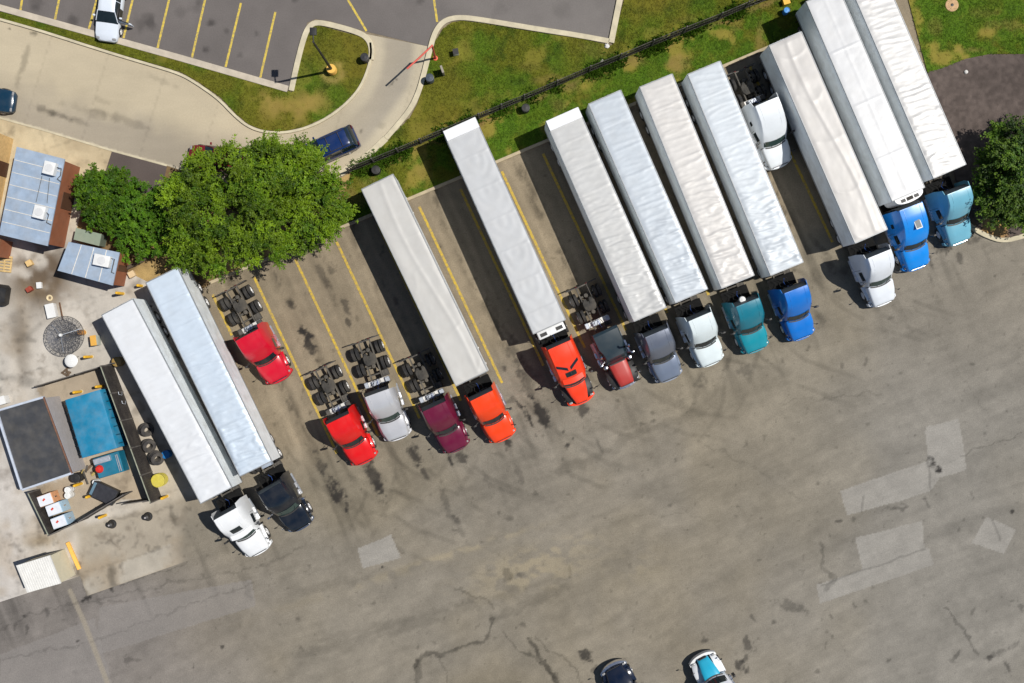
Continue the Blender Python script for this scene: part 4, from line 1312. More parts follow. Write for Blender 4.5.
pw = paint_mat("white", (.74, .75, .76)); 
tractor((259.5, 553), 61, pw, "white truck with dark sunroof, in front of the leftmost white trailer", uR=4.0, sunroof=True, ext=pw, glass=M_GLASSG)
tractor((302.5, 528), 60, paint_mat("black", (.005, .009, .017), .22), "black truck with chrome tanks, hitched to the sky tinted white trailer", chrome=True, ztop=3.6, glass=M_GLASSG)
pr = paint_mat("crimson", (.56, .004, .022))
tractor((280, 380), 61.6, pr, "crimson truck without trailer beside the tall tree, highest of the red ones", deck=True)
pr2 = paint_mat("red", (.66, .006, .006))
tractor((365.6, 462), 64, pr2, "bright red truck without trailer, left of the silver truck", deck=True)
ps = paint_mat("silver", (.60, .60, .62), .3, .3)
tractor((398.7, 438.7), 70, ps, "silver white truck without trailer, between the red and maroon trucks", deck=2, glass=M_GLASSG, ext=mat("tan_side", (.4, .33, .22), .5))
pm = paint_mat("maroon", (.125, .004, .03))
tractor((458, 450), 65, pm, "maroon truck without trailer, between the silver and orange trucks", deck=2)
po = paint_mat("orange", (.84, .052, .004))
tractor((504.4, 439.4), 64, po, "plain orange truck hitched to the cream topped trailer", ext=po)
po2 = paint_mat("vivid_orange", (.86, .045, .008))
tractor((583, 402.5), 66, po2, "orange truck with two slanted skylights and narrow nose", uR=4.9, extlen=.35, skylight=True, sunroof=True, fender=M_BLACK, hood_hw=(.52, .8), cowl=1.75)
pk = paint_mat("blue_black", (.012, .026, .036), .35)
tractor((627.9, 386), 65, pk, "old long nosed truck with black sleeper and faded red hood, no trailer", conv=True, hood=paint_mat("faded_red", (.40, .03, .022), .45), cowl=2.15, uR=4.75, ztop=2.95, ws=.45, hood_hw=(.58, .72),
        fender=M_BLACK, chrome=True, stacks=True, deck=2, tail=8.55, axles=(6.35, 7.7), back_open=False, nose=.25)
pg = paint_mat("blue_grey", (.22, .26, .34), .3, .4)
tractor((671, 379.4), 67, paint_mat("slate_grey", (.17, .19, .24), .3, .4), "slate grey truck hitched to the wrinkled silver trailer", hood=pg)
tractor((712.7, 364), 67, paint_mat("mint_white", (.66, .73, .74)), "mint white truck between the slate grey and teal trucks")
tractor((757.5, 350.6), 68.5, paint_mat("teal", (.006, .17, .24)), "teal truck with white dome on its back, beside the royal blue truck", hood=paint_mat("teal_hood", (.007, .25, .32)), dish=True)
tractor((803.5, 338), 69, paint_mat("royal_blue", (.003, .155, .56)), "royal blue truck facing the open aisle, right of the teal truck")
tractor((781, 165.6), 67, paint_mat("cool_white", (.70, .73, .75)), "white truck without trailer, tucked deep between two trailers", uR=4.7, deck=True, glass=M_GLASSG)
tractor((885, 303.7), 68, paint_mat("pale_white", (.70, .73, .77)), "white truck left of the bright blue truck, on open ground at right", glass=M_GLASSG)
tractor((919, 268), 69, paint_mat("sky_blue", (.003, .225, .70)), "bright blue truck with a framed roof hatch", uR=4.75, hatch=True, extlen=.1, ztop=3.8)
tractor((961, 242.5), 68.5, paint_mat("light_blue", (.15, .40, .52)), "light blue truck, rightmost of the row, beside the kerbed mulch bed")
G2 = "truck noses at the bottom edge"
tractor((612, 666), 242, paint_mat("navy", (.005, .011, .03), .2), "navy truck with striped chrome grille at the bottom edge", chrome=True, conv=False, hood_hw=(.7, .9), group=G2, uR=4.4, nose=.3)
tractor((701.5, 657), 242, paint_mat("nose_white", (.72, .74, .78)), "white truck with turquoise hood at the bottom edge", hood=paint_mat("turquoise", (.02, .40, .60)), fender=pw, bumper_m=M_WHITEBOX, hood_hw=(.46, .68), group=G2, uR=4.6, grille_m=M_BLACK, nose=.25)


# ------------------------------------------------------------------ cars
def car(front, ang, paint, label, suv=False, zf=.7, open_door=False, group="cars on the drive and car park"):
    p = P(*front, zf); a = -math.radians(ang)
    t = thing("parked_car", label, "car", (p.x, p.y, 0), a, group)
    def X(u, y, z): return (-u, y, z)
    if suv:
        S_ = [(0, .68, .72), (.12, .84, .86), (.5, .92, .98), (1.25, .95, 1.06), (2.2, .96, 1.1), (4.0, .96, 1.12), (4.55, .93, 1.1), (4.75, .86, .95), (4.8, .8, .8)]
        G = [(1.2, .80, 1.05), (1.95, .70, 1.62), (2.3, .70, 1.68), (4.0, .70, 1.70), (4.35, .69, 1.62), (4.7, .78, 1.08)]
        rr = (1.98, 4.4); tr = 3
    else:
        S_ = [(0, .62, .58), (.12, .80, .68), (.5, .89, .76), (1.35, .91, .90), (2.4, .92, .93), (3.8, .91, .98), (4.55, .87, .98), (4.75, .80, .85), (4.8, .72, .7)]
        G = [(1.3, .78, .89), (2.1, .62, 1.36), (2.5, .61, 1.42), (3.2, .61, 1.42), (3.5, .62, 1.38), (4.2, .74, .97)]
        rr = (2.1, 3.5); tr = 3
    rings = []
    for u, hw, z in S_:
        h = [(hw * .93, .24), (hw, .42), (hw * .99, z - .16), (hw * .93, z - .04), (hw * .6, z + .005), (0, z + .02)]
        rings.append([X(u, y, z_) for y, z_ in h] + [X(u, -y, z_) for y, z_ in reversed(h[:-1])])
    m = MB(); m.loft(rings); m.build("body", paint, t, smooth=45)
    rings = []
    for u, hw, z in G:
        z0 = .88 if not suv else 1.03
        h = [(.86 if not suv else .9, z0), (hw + (.86 - hw) * .5, (z0 + z) / 2), (hw + .03, z - .06 if z > z0 + .2 else z - .005), (hw - .06, z), (0, z + .02)]
        rings.append([X(u, y, z_) for y, z_ in h] + [X(u, -y, z_) for y, z_ in reversed(h[:-1])])
    m = MB(); m.loft(rings); m.build("window_glass", M_GLASS, t, smooth=45)
    def gz(u):
        for (u0, w0, z0), (u1, w1, z1) in zip(G[:-1], G[1:]):
            if u0 <= u <= u1:
                f = (u - u0) / (u1 - u0); return w0 * (1 - f) + w1 * f, z0 * (1 - f) + z1 * f
    rings = []
    for u in np.linspace(rr[0] - .05, rr[1], 8):
        wv, z = gz(u)
        rings.append([X(u, y, zz) for y, zz in ((wv + .03, z - .05), (wv - .05, z + .016), (wv * .5, z + .03), (0, z + .036), (-wv * .5, z + .03), (-wv + .05, z + .016), (-wv - .03, z - .05))])
    m = MB(); m.loft(rings, closed=False)
    m.build("roof", paint, t, smooth=50)
    for s in (-1, 1):
        for ub, ut in ((G[0][0] + .1, rr[0]), ((rr[0] + rr[1]) / 2 + .1, (rr[0] + rr[1]) / 2 + .1), (G[-1][0] - .12, rr[1])):
            wb, zb = gz(ub); wt, zt = gz(ut)
            pil = MB(); pil.tube([X(ub, s * (.84 if not suv else .89), (.93 if not suv else 1.08)), X(ut, s * (wt + .03), zt - .03)], .03, 5)
            pil.build("pillar", paint, t)
    for s in (-1, 1):
        for u in (.9, 3.75): wheel("car", t, -u, s * .95, s)
        MB().box(X(.18, s * .62, .66), (.16, .3, .12), bev=.03).build("headlight", M_LAMP, t)
        MB().box(X(4.7, s * .68, .86 if not suv else 1.0), (.12, .3, .14), bev=.02).build("tail_light", M_REDLENS, t)
        MB().box(X(1.75, s * 1.02, .98 if not suv else 1.15), (.14, .2, .13), bev=.03).build("mirror", paint, t)
    if suv:
        for s in (-1, 1): MB().tube([X(2.2, s * .6, 1.76), X(4.1, s * .6, 1.78)], .025, 6).build("roof_rail", M_BLACK, t)
        MB().tube([X(2.6, -.6, 1.79), X(2.6, .6, 1.79)], .02, 5).build("roof_bar", M_GREASE, t)
        MB().tube([X(3.6, -.6, 1.79), X(3.6, .6, 1.79)], .02, 5).build("roof_bar", M_GREASE, t)
    if open_door:
        d = MB(); d.box((0, .5, .72), (.09, 1.0, .62), bev=.03); d.mi = 1; d.box((0, .46, 1.12), (.03, .75, .3), bev=.01)
        d.build("open_door", [paint, M_GLASS], t, loc=X(1.55, .9, 0), rot=(0, 0, math.radians(-8)))
        i = MB(); i.box(X(2.0, .905, .75), (.95, .06, .6), bev=.02); i.mi = 1; i.box(X(2.1, .7, 1.05), (.7, .3, .2), bev=.05)
        i.build("door_opening", [M_BLACK, M_BLACK], t)
    return t


car((105.5, 40.5), 98, paint_mat("car_white", (.66, .71, .78)), "white sedan with its front door open in the car park", open_door=True)
car((14, 102), 8, paint_mat("car_navy", (.006, .03, .06), .15), "dark navy car on the concrete drive, cut by the left edge", suv=False)
car((299, 161), 156, paint_mat("car_blue", (.004, .022, .10), .2), "dark blue station wagon half under the big tree", suv=True)
car((188, 155.5), 185, paint_mat("car_red", (.16, .006, .012), .25), "dark red car mostly hidden under the big tree's crown", suv=False)


# ------------------------------------------------------------------ trees
LEAFM = painted("leaves", .55, fine=2, amt=.12, bump=0, translucent=.22)
M_BARK = mat("bark", (.09, .065, .045), .95, var=.35, scale=6, bump=.8, bscale=14)


def leaves(blobs, n_spray, leaves_per, size, spread, col_a, col_b, seed, droop=.35, tipcol=None, clus=17, slim=.24):
    r = np.random.default_rng(seed)
    V = []; Cc = []
    wts = np.array([b[3] * b[4] for b in blobs]); wts = wts / wts.sum()
    C = []
    for bi in r.choice(len(blobs), max(6, n_spray // clus), p=wts):        # boughs: the foliage hangs in clumps
        cx, cy, cz, rx, rz = blobs[bi]
        d = r.normal(size=3); d[2] = abs(d[2]) if r.random() < .8 else -abs(d[2]) * .5
        d /= np.linalg.norm(d)
        rad = r.uniform(.72, 1.04)
        t = r.random()
        C.append((np.array([cx + d[0] * rx * rad, cy + d[1] * rx * rad, cz + d[2] * rz * rad]), d, t, r.uniform(.6, 1.3)))
    for si in range(n_spray):
        c0, d, t0, br = C[si % len(C)]
        c = c0 + r.normal(size=3) * spread * np.array([.52, .52, .26])
        a = r.uniform(0, 2 * PI)
        out = np.array([d[0], d[1], 0]) * 1.1 + np.array([math.cos(a), math.sin(a), 0]) * .9 + np.array([0, 0, .25 - droop * r.uniform(.3, 1.6)])
        out /= np.linalg.norm(out)
        t = np.clip(t0 + r.normal() * .25, 0, 1)
        base = (np.array(col_a) * (1 - t) + np.array(col_b) * t) * br * r.uniform(.8, 1.25)
        sl = spread * r.uniform(.6, 1.35)
        s1 = np.cross(out, [0, 0, 1]); s1 /= (np.linalg.norm(s1) + 1e-6); s2 = np.cross(out, s1)
        for k in range(leaves_per):
            f = r.uniform(-.35, 1)
            sdn = 1 if r.random() < .5 else -1
            p = c + out * sl * f + (s1 * r.normal() * .10 + s2 * r.normal() * .08) * sl - np.array([0, 0, .10 * max(f, 0) ** 2])
            ld = out * r.uniform(.7, 1.3) + s1 * sdn * r.uniform(.2, 1.0) + s2 * r.normal() * .3; ld /= np.linalg.norm(ld)
            up = np.array([0, 0, 1.0]) + r.normal(size=3) * .45
            sd_ = np.cross(ld, up); sd_ /= (np.linalg.norm(sd_) + 1e-6)
            L = size * r.uniform(.7, 1.4); W = L * slim * r.uniform(.8, 1.3)
            V += [p, p + ld * L * .45 + sd_ * W, p + ld * L, p + ld * L * .45 - sd_ * W]
            cc = base * r.uniform(.8, 1.25)
            if tipcol is not None and f > .5: cc = cc * .45 + np.array(tipcol) * br * .55
            Cc += [cc] * 4
    return np.array(V, np.float32), np.array(Cc, np.float32)


def crown(name, V, Cc, parent):
    me = bpy.data.meshes.new(name)
    n = len(V)
    me.vertices.add(n); me.vertices.foreach_set("co", V.ravel())
    me.loops.add(n); me.loops.foreach_set("vertex_index", np.arange(n, dtype=np.int32))
    me.polygons.add(n // 4)
    me.polygons.foreach_set("loop_start", np.arange(0, n, 4, dtype=np.int32))
    me.polygons.foreach_set("loop_total", np.full(n // 4, 4, np.int32))
    me.update()
    paint_attr(me, Cc)
    me.materials.append(LEAFM)
    return link(name, me, parent)


def tree(name, label, pxy, zc, blobs, n_spray, lp, size, spread, ca, cb, seed, trunk_r, tip=None, droop=.35, group=None, clus=17):
    p = P(pxy[0], pxy[1], zc)
    t = thing(name, label, "tree" if "tree" in name else "shrub", (p.x, p.y, 0), 0, group)
    V, Cc = leaves(blobs, n_spray, lp, size, spread, ca, cb, seed, droop, tip, clus)
    crown("crown", V, Cc, t)
    m = MB()
    top = max(b[2] for b in blobs)
    m.tube([(0, 0, 0), (.03, .02, zc * .3), (0, .05, zc * .55)], trunk_r, 10, trunk_r * .7)
    rr = random.Random(seed)
    for b in blobs:
        q = Vector((b[0], b[1], b[2]))
        mid = Vector((b[0] * .45, b[1] * .45, zc * .5 + (b[2] - zc * .5) * .55))
        m.tube([(0, .03, zc * .42), mid + Vector((rr.uniform(-.1, .1), rr.uniform(-.1, .1), 0)), q, q + Vector((b[0] * .15, b[1] * .15, b[4] * .6))], trunk_r * .5, 7, trunk_r * .08)
    m.build("trunk", M_BARK, t)
    return t


GA, GB = obs(66, 98, 11), obs(114, 140, 20)
bl = [(0, 0, 4.6, 3.0, 2.2), (-4.0, .2, 3.9, 2.4, 2.0), (3.8, .9, 4.0, 2.4, 2.0), (-1.8, 2.3, 4.0, 2.1, 1.8), (2.0, 2.5, 4.1, 2.1, 1.8), (-2.6, -2.2, 3.9, 2.3, 1.9), (.6, -1.9, 4.0, 2.1, 1.9),
      (5.1, -.4, 3.3, 1.6, 1.6), (-5.0, 1.8, 3.4, 1.6, 1.5), (-4.3, -2.8, 3.2, 1.7, 1.5), (2.9, -1.3, 3.3, 1.5, 1.5), (.4, 3.3, 3.3, 1.8, 1.5), (2.6, 3.4, 3.0, 1.6, 1.3), (3.2, 2.2, 3.7, 1.8, 1.5), (1.2, 1.4, 4.6, 1.8, 1.6), (4.3, 2.4, 3.4, 1.5, 1.5), (-3.6, 2.6, 3.0, 1.6, 1.4), (5.7, 1.0, 2.9, 1.1, 1.2)]
tree("broadleaf_tree", "huge spreading green tree overhanging the drive and the bays", (252, 208), 4.4, bl, 5000, 32, .14, .56, GA, GB, 3, .34, tip=obs(114, 142, 30), clus=15)
tree("round_shrub", "dark green rounded bush nearest the blue roofed building", (104, 198), 2.2, [(0, 0, 1.9, 1.8, 1.6), (.8, -.9, 1.6, 1.5, 1.2), (-.6, .6, 1.7, 1.5, 1.2), (.7, .7, 1.7, 1.4, 1.2), (-.5, -.8, 1.6, 1.5, 1.2)], 1500, 26, .14, .34, obs(56, 92, 9), obs(86, 116, 16), 5, .12, clus=6)
tree("round_shrub", "brighter green dense bush between the dark bush and big tree", (138, 220), 2.2, [(0, 0, 2.0, 1.9, 1.7), (-.2, 1.3, 1.8, 1.7, 1.4), (.9, -1.0, 1.7, 1.7, 1.3), (-.6, -1.3, 1.6, 1.6, 1.2), (-.9, .2, 1.7, 1.4, 1.2), (1.2, .3, 1.6, 1.5, 1.2)], 2400, 26, .11, .24, obs(64, 104, 12), obs(94, 130, 22), 6, .12, clus=6)
tree("evergreen_tree", "dark feathery evergreen tree on the mulch bed at right", (1010, 176), 3.0, [(0, 0, 3.2, 2.2, 2.6), (.5, 2.2, 2.6, 1.7, 1.8), (-.7, -1.6, 2.4, 1.7, 1.8), (1.6, 1.0, 2.9, 1.9, 2.0), (1.4, -1.4, 2.6, 1.8, 1.8), (-1.4, .5, 2.1, 1.2, 1.4), (2.6, 2.6, 2.6, 1.8, 1.8), (3.2, -.4, 2.8, 2.0, 2.0)],
     2000, 30, .16, .62, obs(42, 70, 14), obs(70, 100, 24), 8, .2, tip=obs(112, 140, 40))

# fallen log beside the tree
m = MB(); m.tube([P(122, 270, .2), P(140, 262, .25), P(158, 252, .2), P(172, 246, .15)], .16, 8, .09)
tag(m.build("fallen_log", M_BARK), "grey brown fallen log on the soil beside the small building", "log")

# ------------------------------------------------------------------ lawn fence
ft = thing("picket_fence", "long dark picket fence dividing the lawn from the truck bays", "fence")
FX = [(350, 172.5), (398.7, 153), (444, 134), (479, 119), (524, 100.5), (556.5, 86.5), (589, 72.5), (619, 60.5), (651, 47), (683, 34), (717.8, 20.5), (743.6, 9.5), (768, 0), (800, -13), (840, -30)]
FW = [P(x, y) for x, y in FX]
dens = []
for a, b in zip(FW[:-1], FW[1:]):
    n = max(1, round((b - a).length / 2.0))
    for i in range(n): dens.append(a.lerp(b, i / n))
dens.append(FW[-1])
M_FENCE = mat("dark_fence", (.035, .028, .026), .7, var=.5, dust=.35)
M_POST = mat("weathered_post", (.10, .09, .085), .8, var=.4, dust=.3)
for i, p in enumerate(dens):
    MB().box((p.x, p.y, .98), (.1, .1, 1.96), rz=.39, bev=.015).build("post", M_POST, ft)
for a, b in zip(dens[:-1], dens[1:]):
    m = MB(); d = (b - a); L = d.length; an = math.atan2(d.y, d.x); c = (a + b) / 2
    sag = rnd.uniform(-.05, .05)
    for z in (.25, 1.0, 1.72):
        m.box((c.x, c.y, z + .07 + sag * .5), (L - .1, .045, .07), rz=an)
    k = int(L / .16)
    for j in range(k):
        q = a.lerp(b, (j + .5) / k)
        if rnd.random() < .06: continue
        m.box((q.x, q.y, .96 + rnd.uniform(-.05, .05)), (.09, .02, 1.78), rz=an + rnd.uniform(-.1, .1))
    m.build("fence_panel", M_FENCE, ft)


# ------------------------------------------------------------------ yard buildings
def quad_building(name, label, roofpx, z, roofm, wallm, ribs=0, ribm=None, ribdir=0, acs=(), over=0.0, door=True):
    pts = [P(x, y, z) for x, y in roofpx]
    c = sum(pts, Vector()) / 4
    t = thing(name, label, "building", (c.x, c.y, 0))
    loc = [Vector((p.x - c.x, p.y - c.y, 0)) for p in pts]
    wl = [p * (1 - .04) for p in loc]
    m = MB(); m.prism([(p.x, p.y) for p in wl], 0, z - .12)
    m.build("wall", wallm, t)
    m = MB(); m.prism([(p.x, p.y) for p in loc], z - .12, z)
    m.mi = 1
    a, b, d_ = loc[0], loc[1], loc[3]
    cc = loc[2]
    for i in range(1, ribs + 1):
        f = i / (ribs + 1)
        p, q = (a.lerp(d_, f), b.lerp(cc, f)) if ribdir == 0 else (a.lerp(b, f), d_.lerp(cc, f))
        m.tube([(p.x * .985, p.y * .985, z + .005), (q.x * .985, q.y * .985, z + .005)], .03, 6)
    m.build("roof", [roofm, ribm or roofm], t, smooth=30)
    if door:
        p, q = wl[1].lerp(wl[2], .35), wl[1].lerp(wl[2], .55)
        n = (q - p).normalized(); o = Vector((-n.y, n.x, 0))
        if o.dot(p) < 0: o = -o
        MB().box(((p + q).x / 2 + o.x * .02, (p + q).y / 2 + o.y * .02, 1.02), ((q - p).length, .05, 2.0), rz=math.atan2(n.y, n.x), bev=.01).build("door", mat("brown_door", (.09, .04, .02), .6), t)
    return t, c, loc


M_BLUEROOF = mat("blue_metal_roof", (.36, .45, .57), .4, metal=.2, var=.18, scale=1.4, dust=.3)
M_RIB = mat("pale_rib", (.66, .62, .56), .6, var=.2)
M_BROWN = mat("brown_wall", c3(136, 82, 54, 1.25), .8, var=.15, scale=2, bump=.15, dust=.1)


def ac_unit(pxc, z, sx, sy, rz, label, duct):
    p = P(*pxc, z + .5)
    t = thing("air_conditioner", label, "air conditioner", (p.x, p.y, z), rz, "rooftop air conditioners")
    MB().box((0, 0, .29), (sx, sy, .5), bev=.03, seg=2).build("housing", M_WHITEBOX, t)
    m = MB()
    for s in (-1, 1):
        for r_ in (-1, 1): m.box((s * sx * .4, r_ * sy * .4, .02), (.1, .1, .05))
    m.build("feet", M_BLACK, t)
    MB().lathe([(.3, .545), (.3, .56), (.26, .565), (.001, .565)], (0, 0, 0), seg=16).build("fan_guard", mat("pale_guard", (.6, .6, .6), .5), t)
    m = MB(); m.tube([Vector(q) for q in duct], .035, 6); m.build("pipe", M_FRAME, t)
    return t


tA, cA, lA = quad_building("utility_building", "long low building with pale blue metal roof and brown walls", [(16.7, 146.7), (64.7, 159), (47.5, 246), (-1, 234.5)], 3.0, M_BLUEROOF, M_BROWN, 6, M_RIB, 0)
aA = math.atan2(lA[1].y - lA[0].y, lA[1].x - lA[0].x)
ac_unit((49, 168), 3.0, .85, .95, aA, "square white air conditioner near the north end of the long roof", [(.4, .2, .2), (.75, .2, .2), (.8, -.3, .15), (.6, -.6, .1), (.9, -.75, .05)])
ac_unit((39, 212), 3.0, .85, .95, aA, "square white air conditioner near the south end of the long roof", [(.4, .1, .2), (.6, .0, .2), (.55, -.6, .12), (.9, -.7, .05)])
m = MB()
for a, b in (((42, 176), (36, 202)), ((49.5, 178), (47, 203))):
    m.tube([P(*a, 3.04), P(*b, 3.04)], .02, 5)
tag(m.build("conduit", M_FRAME), "two thin dark conduits joining the air conditioners on the long roof", "pipe")

tB, cB, lB = quad_building("equipment_shed", "smaller shed with pale blue ribbed roof beside the log", [(68.6, 241.8), (119.6, 252.5), (112.7, 285.5), (57.5, 270.5)], 2.5, M_BLUEROOF, M_BROWN, 3, M_RIB, 1)
aB = math.atan2(lB[1].y - lB[0].y, lB[1].x - lB[0].x)
ac_unit((101.5, 260.5), 2.5, 1.2, .85, aB, "oblong white air conditioner on the smaller shed roof", [(.55, .3, .3), (.85, .3, .3), (.75, -.7, .1), (.95, -.75, .05)])
t, c, l = quad_building("utility_cabinet", "green grey flat topped cabinet behind the smaller shed", [(76, 227.8), (101.5, 234), (99, 246), (73.5, 239.5)], 1.3, mat("green_grey", c3(138, 150, 132), .6, var=.1, dust=.2), mat("green_grey_wall", c3(110, 120, 105), .6), door=False)
t["category"] = "cabinet"
quad_building("tan_building", "building with tan boarded wall, cut by the left edge", [(-70, 112), (-1.5, 131), (-16, 207), (-85, 187)], 2.6, mat("tan_roof", c3(170, 150, 120), .8), mat("tan_boards", c3(212, 178, 122), .8, var=.22, scale=4, bump=.2), 0)
quad_building("brown_shed", "small brown shed by the black car at the left edge", [(-40, 232), (.5, 239), (-3, 257), (-44, 252)], 2.1, mat("rust_roof", c3(140, 96, 66), .8), M_BROWN, 0, door=False)

# flat roofed store room with grey walls
M_MEMB = mat("roof_membrane", (.042, .044, .05), .85, var=.35, scale=.9, bump=.2, dust=.15)
M_GREYW = mat("grey_block_wall", c3(176, 170, 168), .85, var=.1, scale=3, bump=.2)
M_PAR = mat("pale_parapet", c3(192, 200, 214), .6, var=.12, dust=.15)
rp = [(-4, 410), (44, 396), (73, 474), (22, 491)]
t, c, loc = quad_building("store_room", "flat black roofed store room with pale parapet, beside the blue container", rp, 2.75, M_PAR, M_GREYW, 0, door=False)
m = MB(); m.prism([(p.x * .93, p.y * .95) for p in loc], 2.752, 2.764)
m.build("roof_membrane", M_MEMB, t)
m = MB()
for a, b in ((0, 1), (3, 2), (0, 3)):
    p, q = loc[a], loc[b]; d = q - p
    m.box(((p + q).x / 2 * .975, (p + q).y / 2 * .975, 2.82), (d.length * .97, .16, .16), rz=math.atan2(d.y, d.x), bev=.02)
m.build("parapet", M_PAR, t)
m = MB(); p, q = loc[1] * .985, loc[2] * .985; d = q - p
m.box(((p + q).x / 2, (p + q).y / 2, 2.8), (d.length, .12, .1), rz=math.atan2(d.y, d.x))
m.build("rusty_edge", mat("rusty_trim", (.16, .08, .05), .8, var=.4), t)

# cream shed at the lower left
rp = [(16, 565.6), (49.7, 555.3), (61, 583.4), (27.2, 592.8)]
t, c, loc = quad_building("cream_shed", "cream corrugated shed with orange kerb at its foot", rp, 2.75, mat("corrugated_white", (.64, .63, .60), .5, var=.08, dust=.15), mat("cream_cladding", c3(214, 206, 180), .7, var=.08), 14, mat("corrugation", (.70, .69, .66), .5, var=.08), 1, door=False)
kb = MB(); a, b = P(68, 542), P(80, 569); kb.box(((a + b) / 2 + Vector((0, 0, .09))), ((b - a).length, .28, .18), rz=math.atan2((b - a).y, (b - a).x), bev=.02)
kb.build("orange_kerb", mat("orange_paint", c3(250, 190, 90), .7, var=.15), t, loc=(-c.x, -c.y, 0))

# ------------------------------------------------------------------ enclosure fences and gates
M_BOARD = mat("dark_board", (.03, .024, .022), .8, var=.5, scale=5, dust=.12)
M_FRAMEL = mat("pale_frame", (.33, .34, .26), .6, metal=.3, var=.25)


def board_fence(name, label, pts, h, cat="fence", th=.05, boards=True, frame=None, ground=.05, toprail=None):
    w_ = [P(x, y, h) for x, y in pts]
    t = thing(name, label, cat, (w_[0].x, w_[0].y, 0))
    o = Vector((w_[0].x, w_[0].y, 0))
    for a, b in zip(w_[:-1], w_[1:]):
        a = Vector((a.x, a.y, 0)) - o; b = Vector((b.x, b.y, 0)) - o
        d = b - a; L = d.length; an = math.atan2(d.y, d.x); n = max(1, round(L / 2.4))
        m = MB(); c = (a + b) / 2
        k = int(L / .2)
        for j in range(k):
            q = a.lerp(b, (j + .5) / k)
            m.box((q.x, q.y, ground + (h - ground) / 2), (L / k - .006, th * rnd.uniform(.7, 1.1), h - ground), rz=an)
        m.build("board_panel", M_BOARD, t)
        m = MB(); m.box((c.x, c.y, h + .025), (L, .07, .05), rz=an); m.build("top_rail", toprail or M_FRAMEL, t)
        for j in range(n + 1):
            q = a.lerp(b, j / n)
            MB().box((q.x, q.y, h / 2 + .05), (.09, .09, h + .1), rz=an, bev=.01).build("post", M_POST, t)
    return t


board_fence("board_fence", "tall dark board fence beside the leaning tyres and blue container", [(100.6, 366), (150.5, 503)], 2.5)
board_fence("board_fence", "thin dark fence north of the blue container", [(35, 386.5), (75, 374.5), (111, 363.5)], 1.6, toprail=M_POST)
board_fence("board_fence", "dark framed fence left of the ice boxes", [(28, 493), (48.5, 535.5)], 2.0)
board_fence("enclosure_gate", "swung open dark gate leaf beside the wheeled dumpster", [(48.5, 535.5), (78, 522), (123, 495)], 1.9, "gate", toprail=M_POST)
board_fence("enclosure_gate", "short dark gate leaf ending at the tall board fence", [(122, 504.5), (149, 500.5)], 1.9, "gate", toprail=M_POST)

for a_ in ((118, 393), (121.5, 402)):
    m = MB(); q_ = P(*a_, 1.5)
    m.tube([q_ + Vector((.06, .1, .1)), q_ + Vector((.1, -.1, .1)), q_ + Vector((.3, -.16, 0)), q_ + Vector((.3, .1, 0))], .02, 5)
    tag(m.build("steel_latch", M_ALU), "pale steel latch on the upper dark fence face" if a_[1] < 400 else "pale steel latch on the dark fence face, just below another latch", "latch")

# ------------------------------------------------------------------ blue container and compactor
z = 2.3
q = [P(*p_, z) for p_ in ((60, 401.5), (101, 389.5), (117.5, 447.5), (84.5, 457.5))]
c = sum(q, Vector()) / 4
d1 = ((q[1] - q[0]) + (q[2] - q[3])).normalized(); an = math.atan2(d1.y, d1.x)
Lw = ((q[1] - q[0]).length + (q[2] - q[3]).length) / 2; Ll = ((q[3] - q[0]).length + (q[2] - q[1]).length) / 2
M_CYAN = mat("cyan_paint", c3(22, 128, 168), .5, var=.22, scale=1.2, dust=.22)
M_TEAL = mat("teal_paint", c3(20, 112, 140), .5, var=.2, scale=2, dust=.12)
t = thing("waste_container", "big bright blue waste container with rounded top", "container", (c.x, c.y, 0), an)
m = MB()
rings = []
for y in (-Ll / 2, -Ll / 2 + .04, Ll / 2 - .04, Ll / 2):
    k = .99 if abs(y) > Ll / 2 - .02 else 1
    rings.append([(x_ * k, y, z_) for x_, z_ in ((-Lw / 2, .3), (-Lw / 2, z - .2), (-Lw / 2 + .1, z - .04), (-Lw / 2 + .28, z), (Lw / 2 - .28, z), (Lw / 2 - .1, z - .04), (Lw / 2, z - .2), (Lw / 2, .3))])
m.loft(rings); m.build("body", M_CYAN, t)
m = MB()
for s in (-1, 1):
    for i in range(7): m.box((s * (Lw / 2 + .03), -Ll / 2 + .3 + i * (Ll - .6) / 6, 1.2), (.08, .08, 1.7))
    m.box((s * (Lw / 2 + .02), 0, .3), (.12, Ll, .14))
m.build("ribs", mat("dark_blue_rib", (.01, .09, .16), .5), t)
for s in (-1, 1):
    for e in (-1, 1): MB().lathe([(.001, -.1), (.12, -.1), (.12, .1), (.001, .1)], (s * Lw * .35, e * (Ll / 2 - .3), .13), 'Y', 12).build("roller", M_FRAME, t)
c2 = P(108.5, 465, 1.3)
t = thing("compactor", "teal waste compactor with a red cover at the end of the blue container", "compactor", (c2.x, c2.y, 0), an)
m = MB(); m.box((0, 0, .7), (2.0, 1.6, 1.2), bev=.04); m.build("body", M_TEAL, t)
m = MB(); m.box((-.3, .5, 1.42), (1.3, .45, .3), bev=.03); m.build("hopper", M_ALU, t)
m = MB(); m.lathe([(.001, .24), (.2, .22), (.3, .1), (.32, 0)], (0, 0, 0), seg=14)
m.build("red_cover", mat("red_cover", (.6, .03, .02), .4), t, loc=(-.75, -.1, 1.3))
m = MB(); m.tube([(.85, -.7, 1.35), (.85, .6, 1.38)], .05, 6); m.tube([(.7, -.7, 1.34), (.72, .6, 1.36)], .03, 6); m.build("hydraulic_pipe", M_ALU, t)


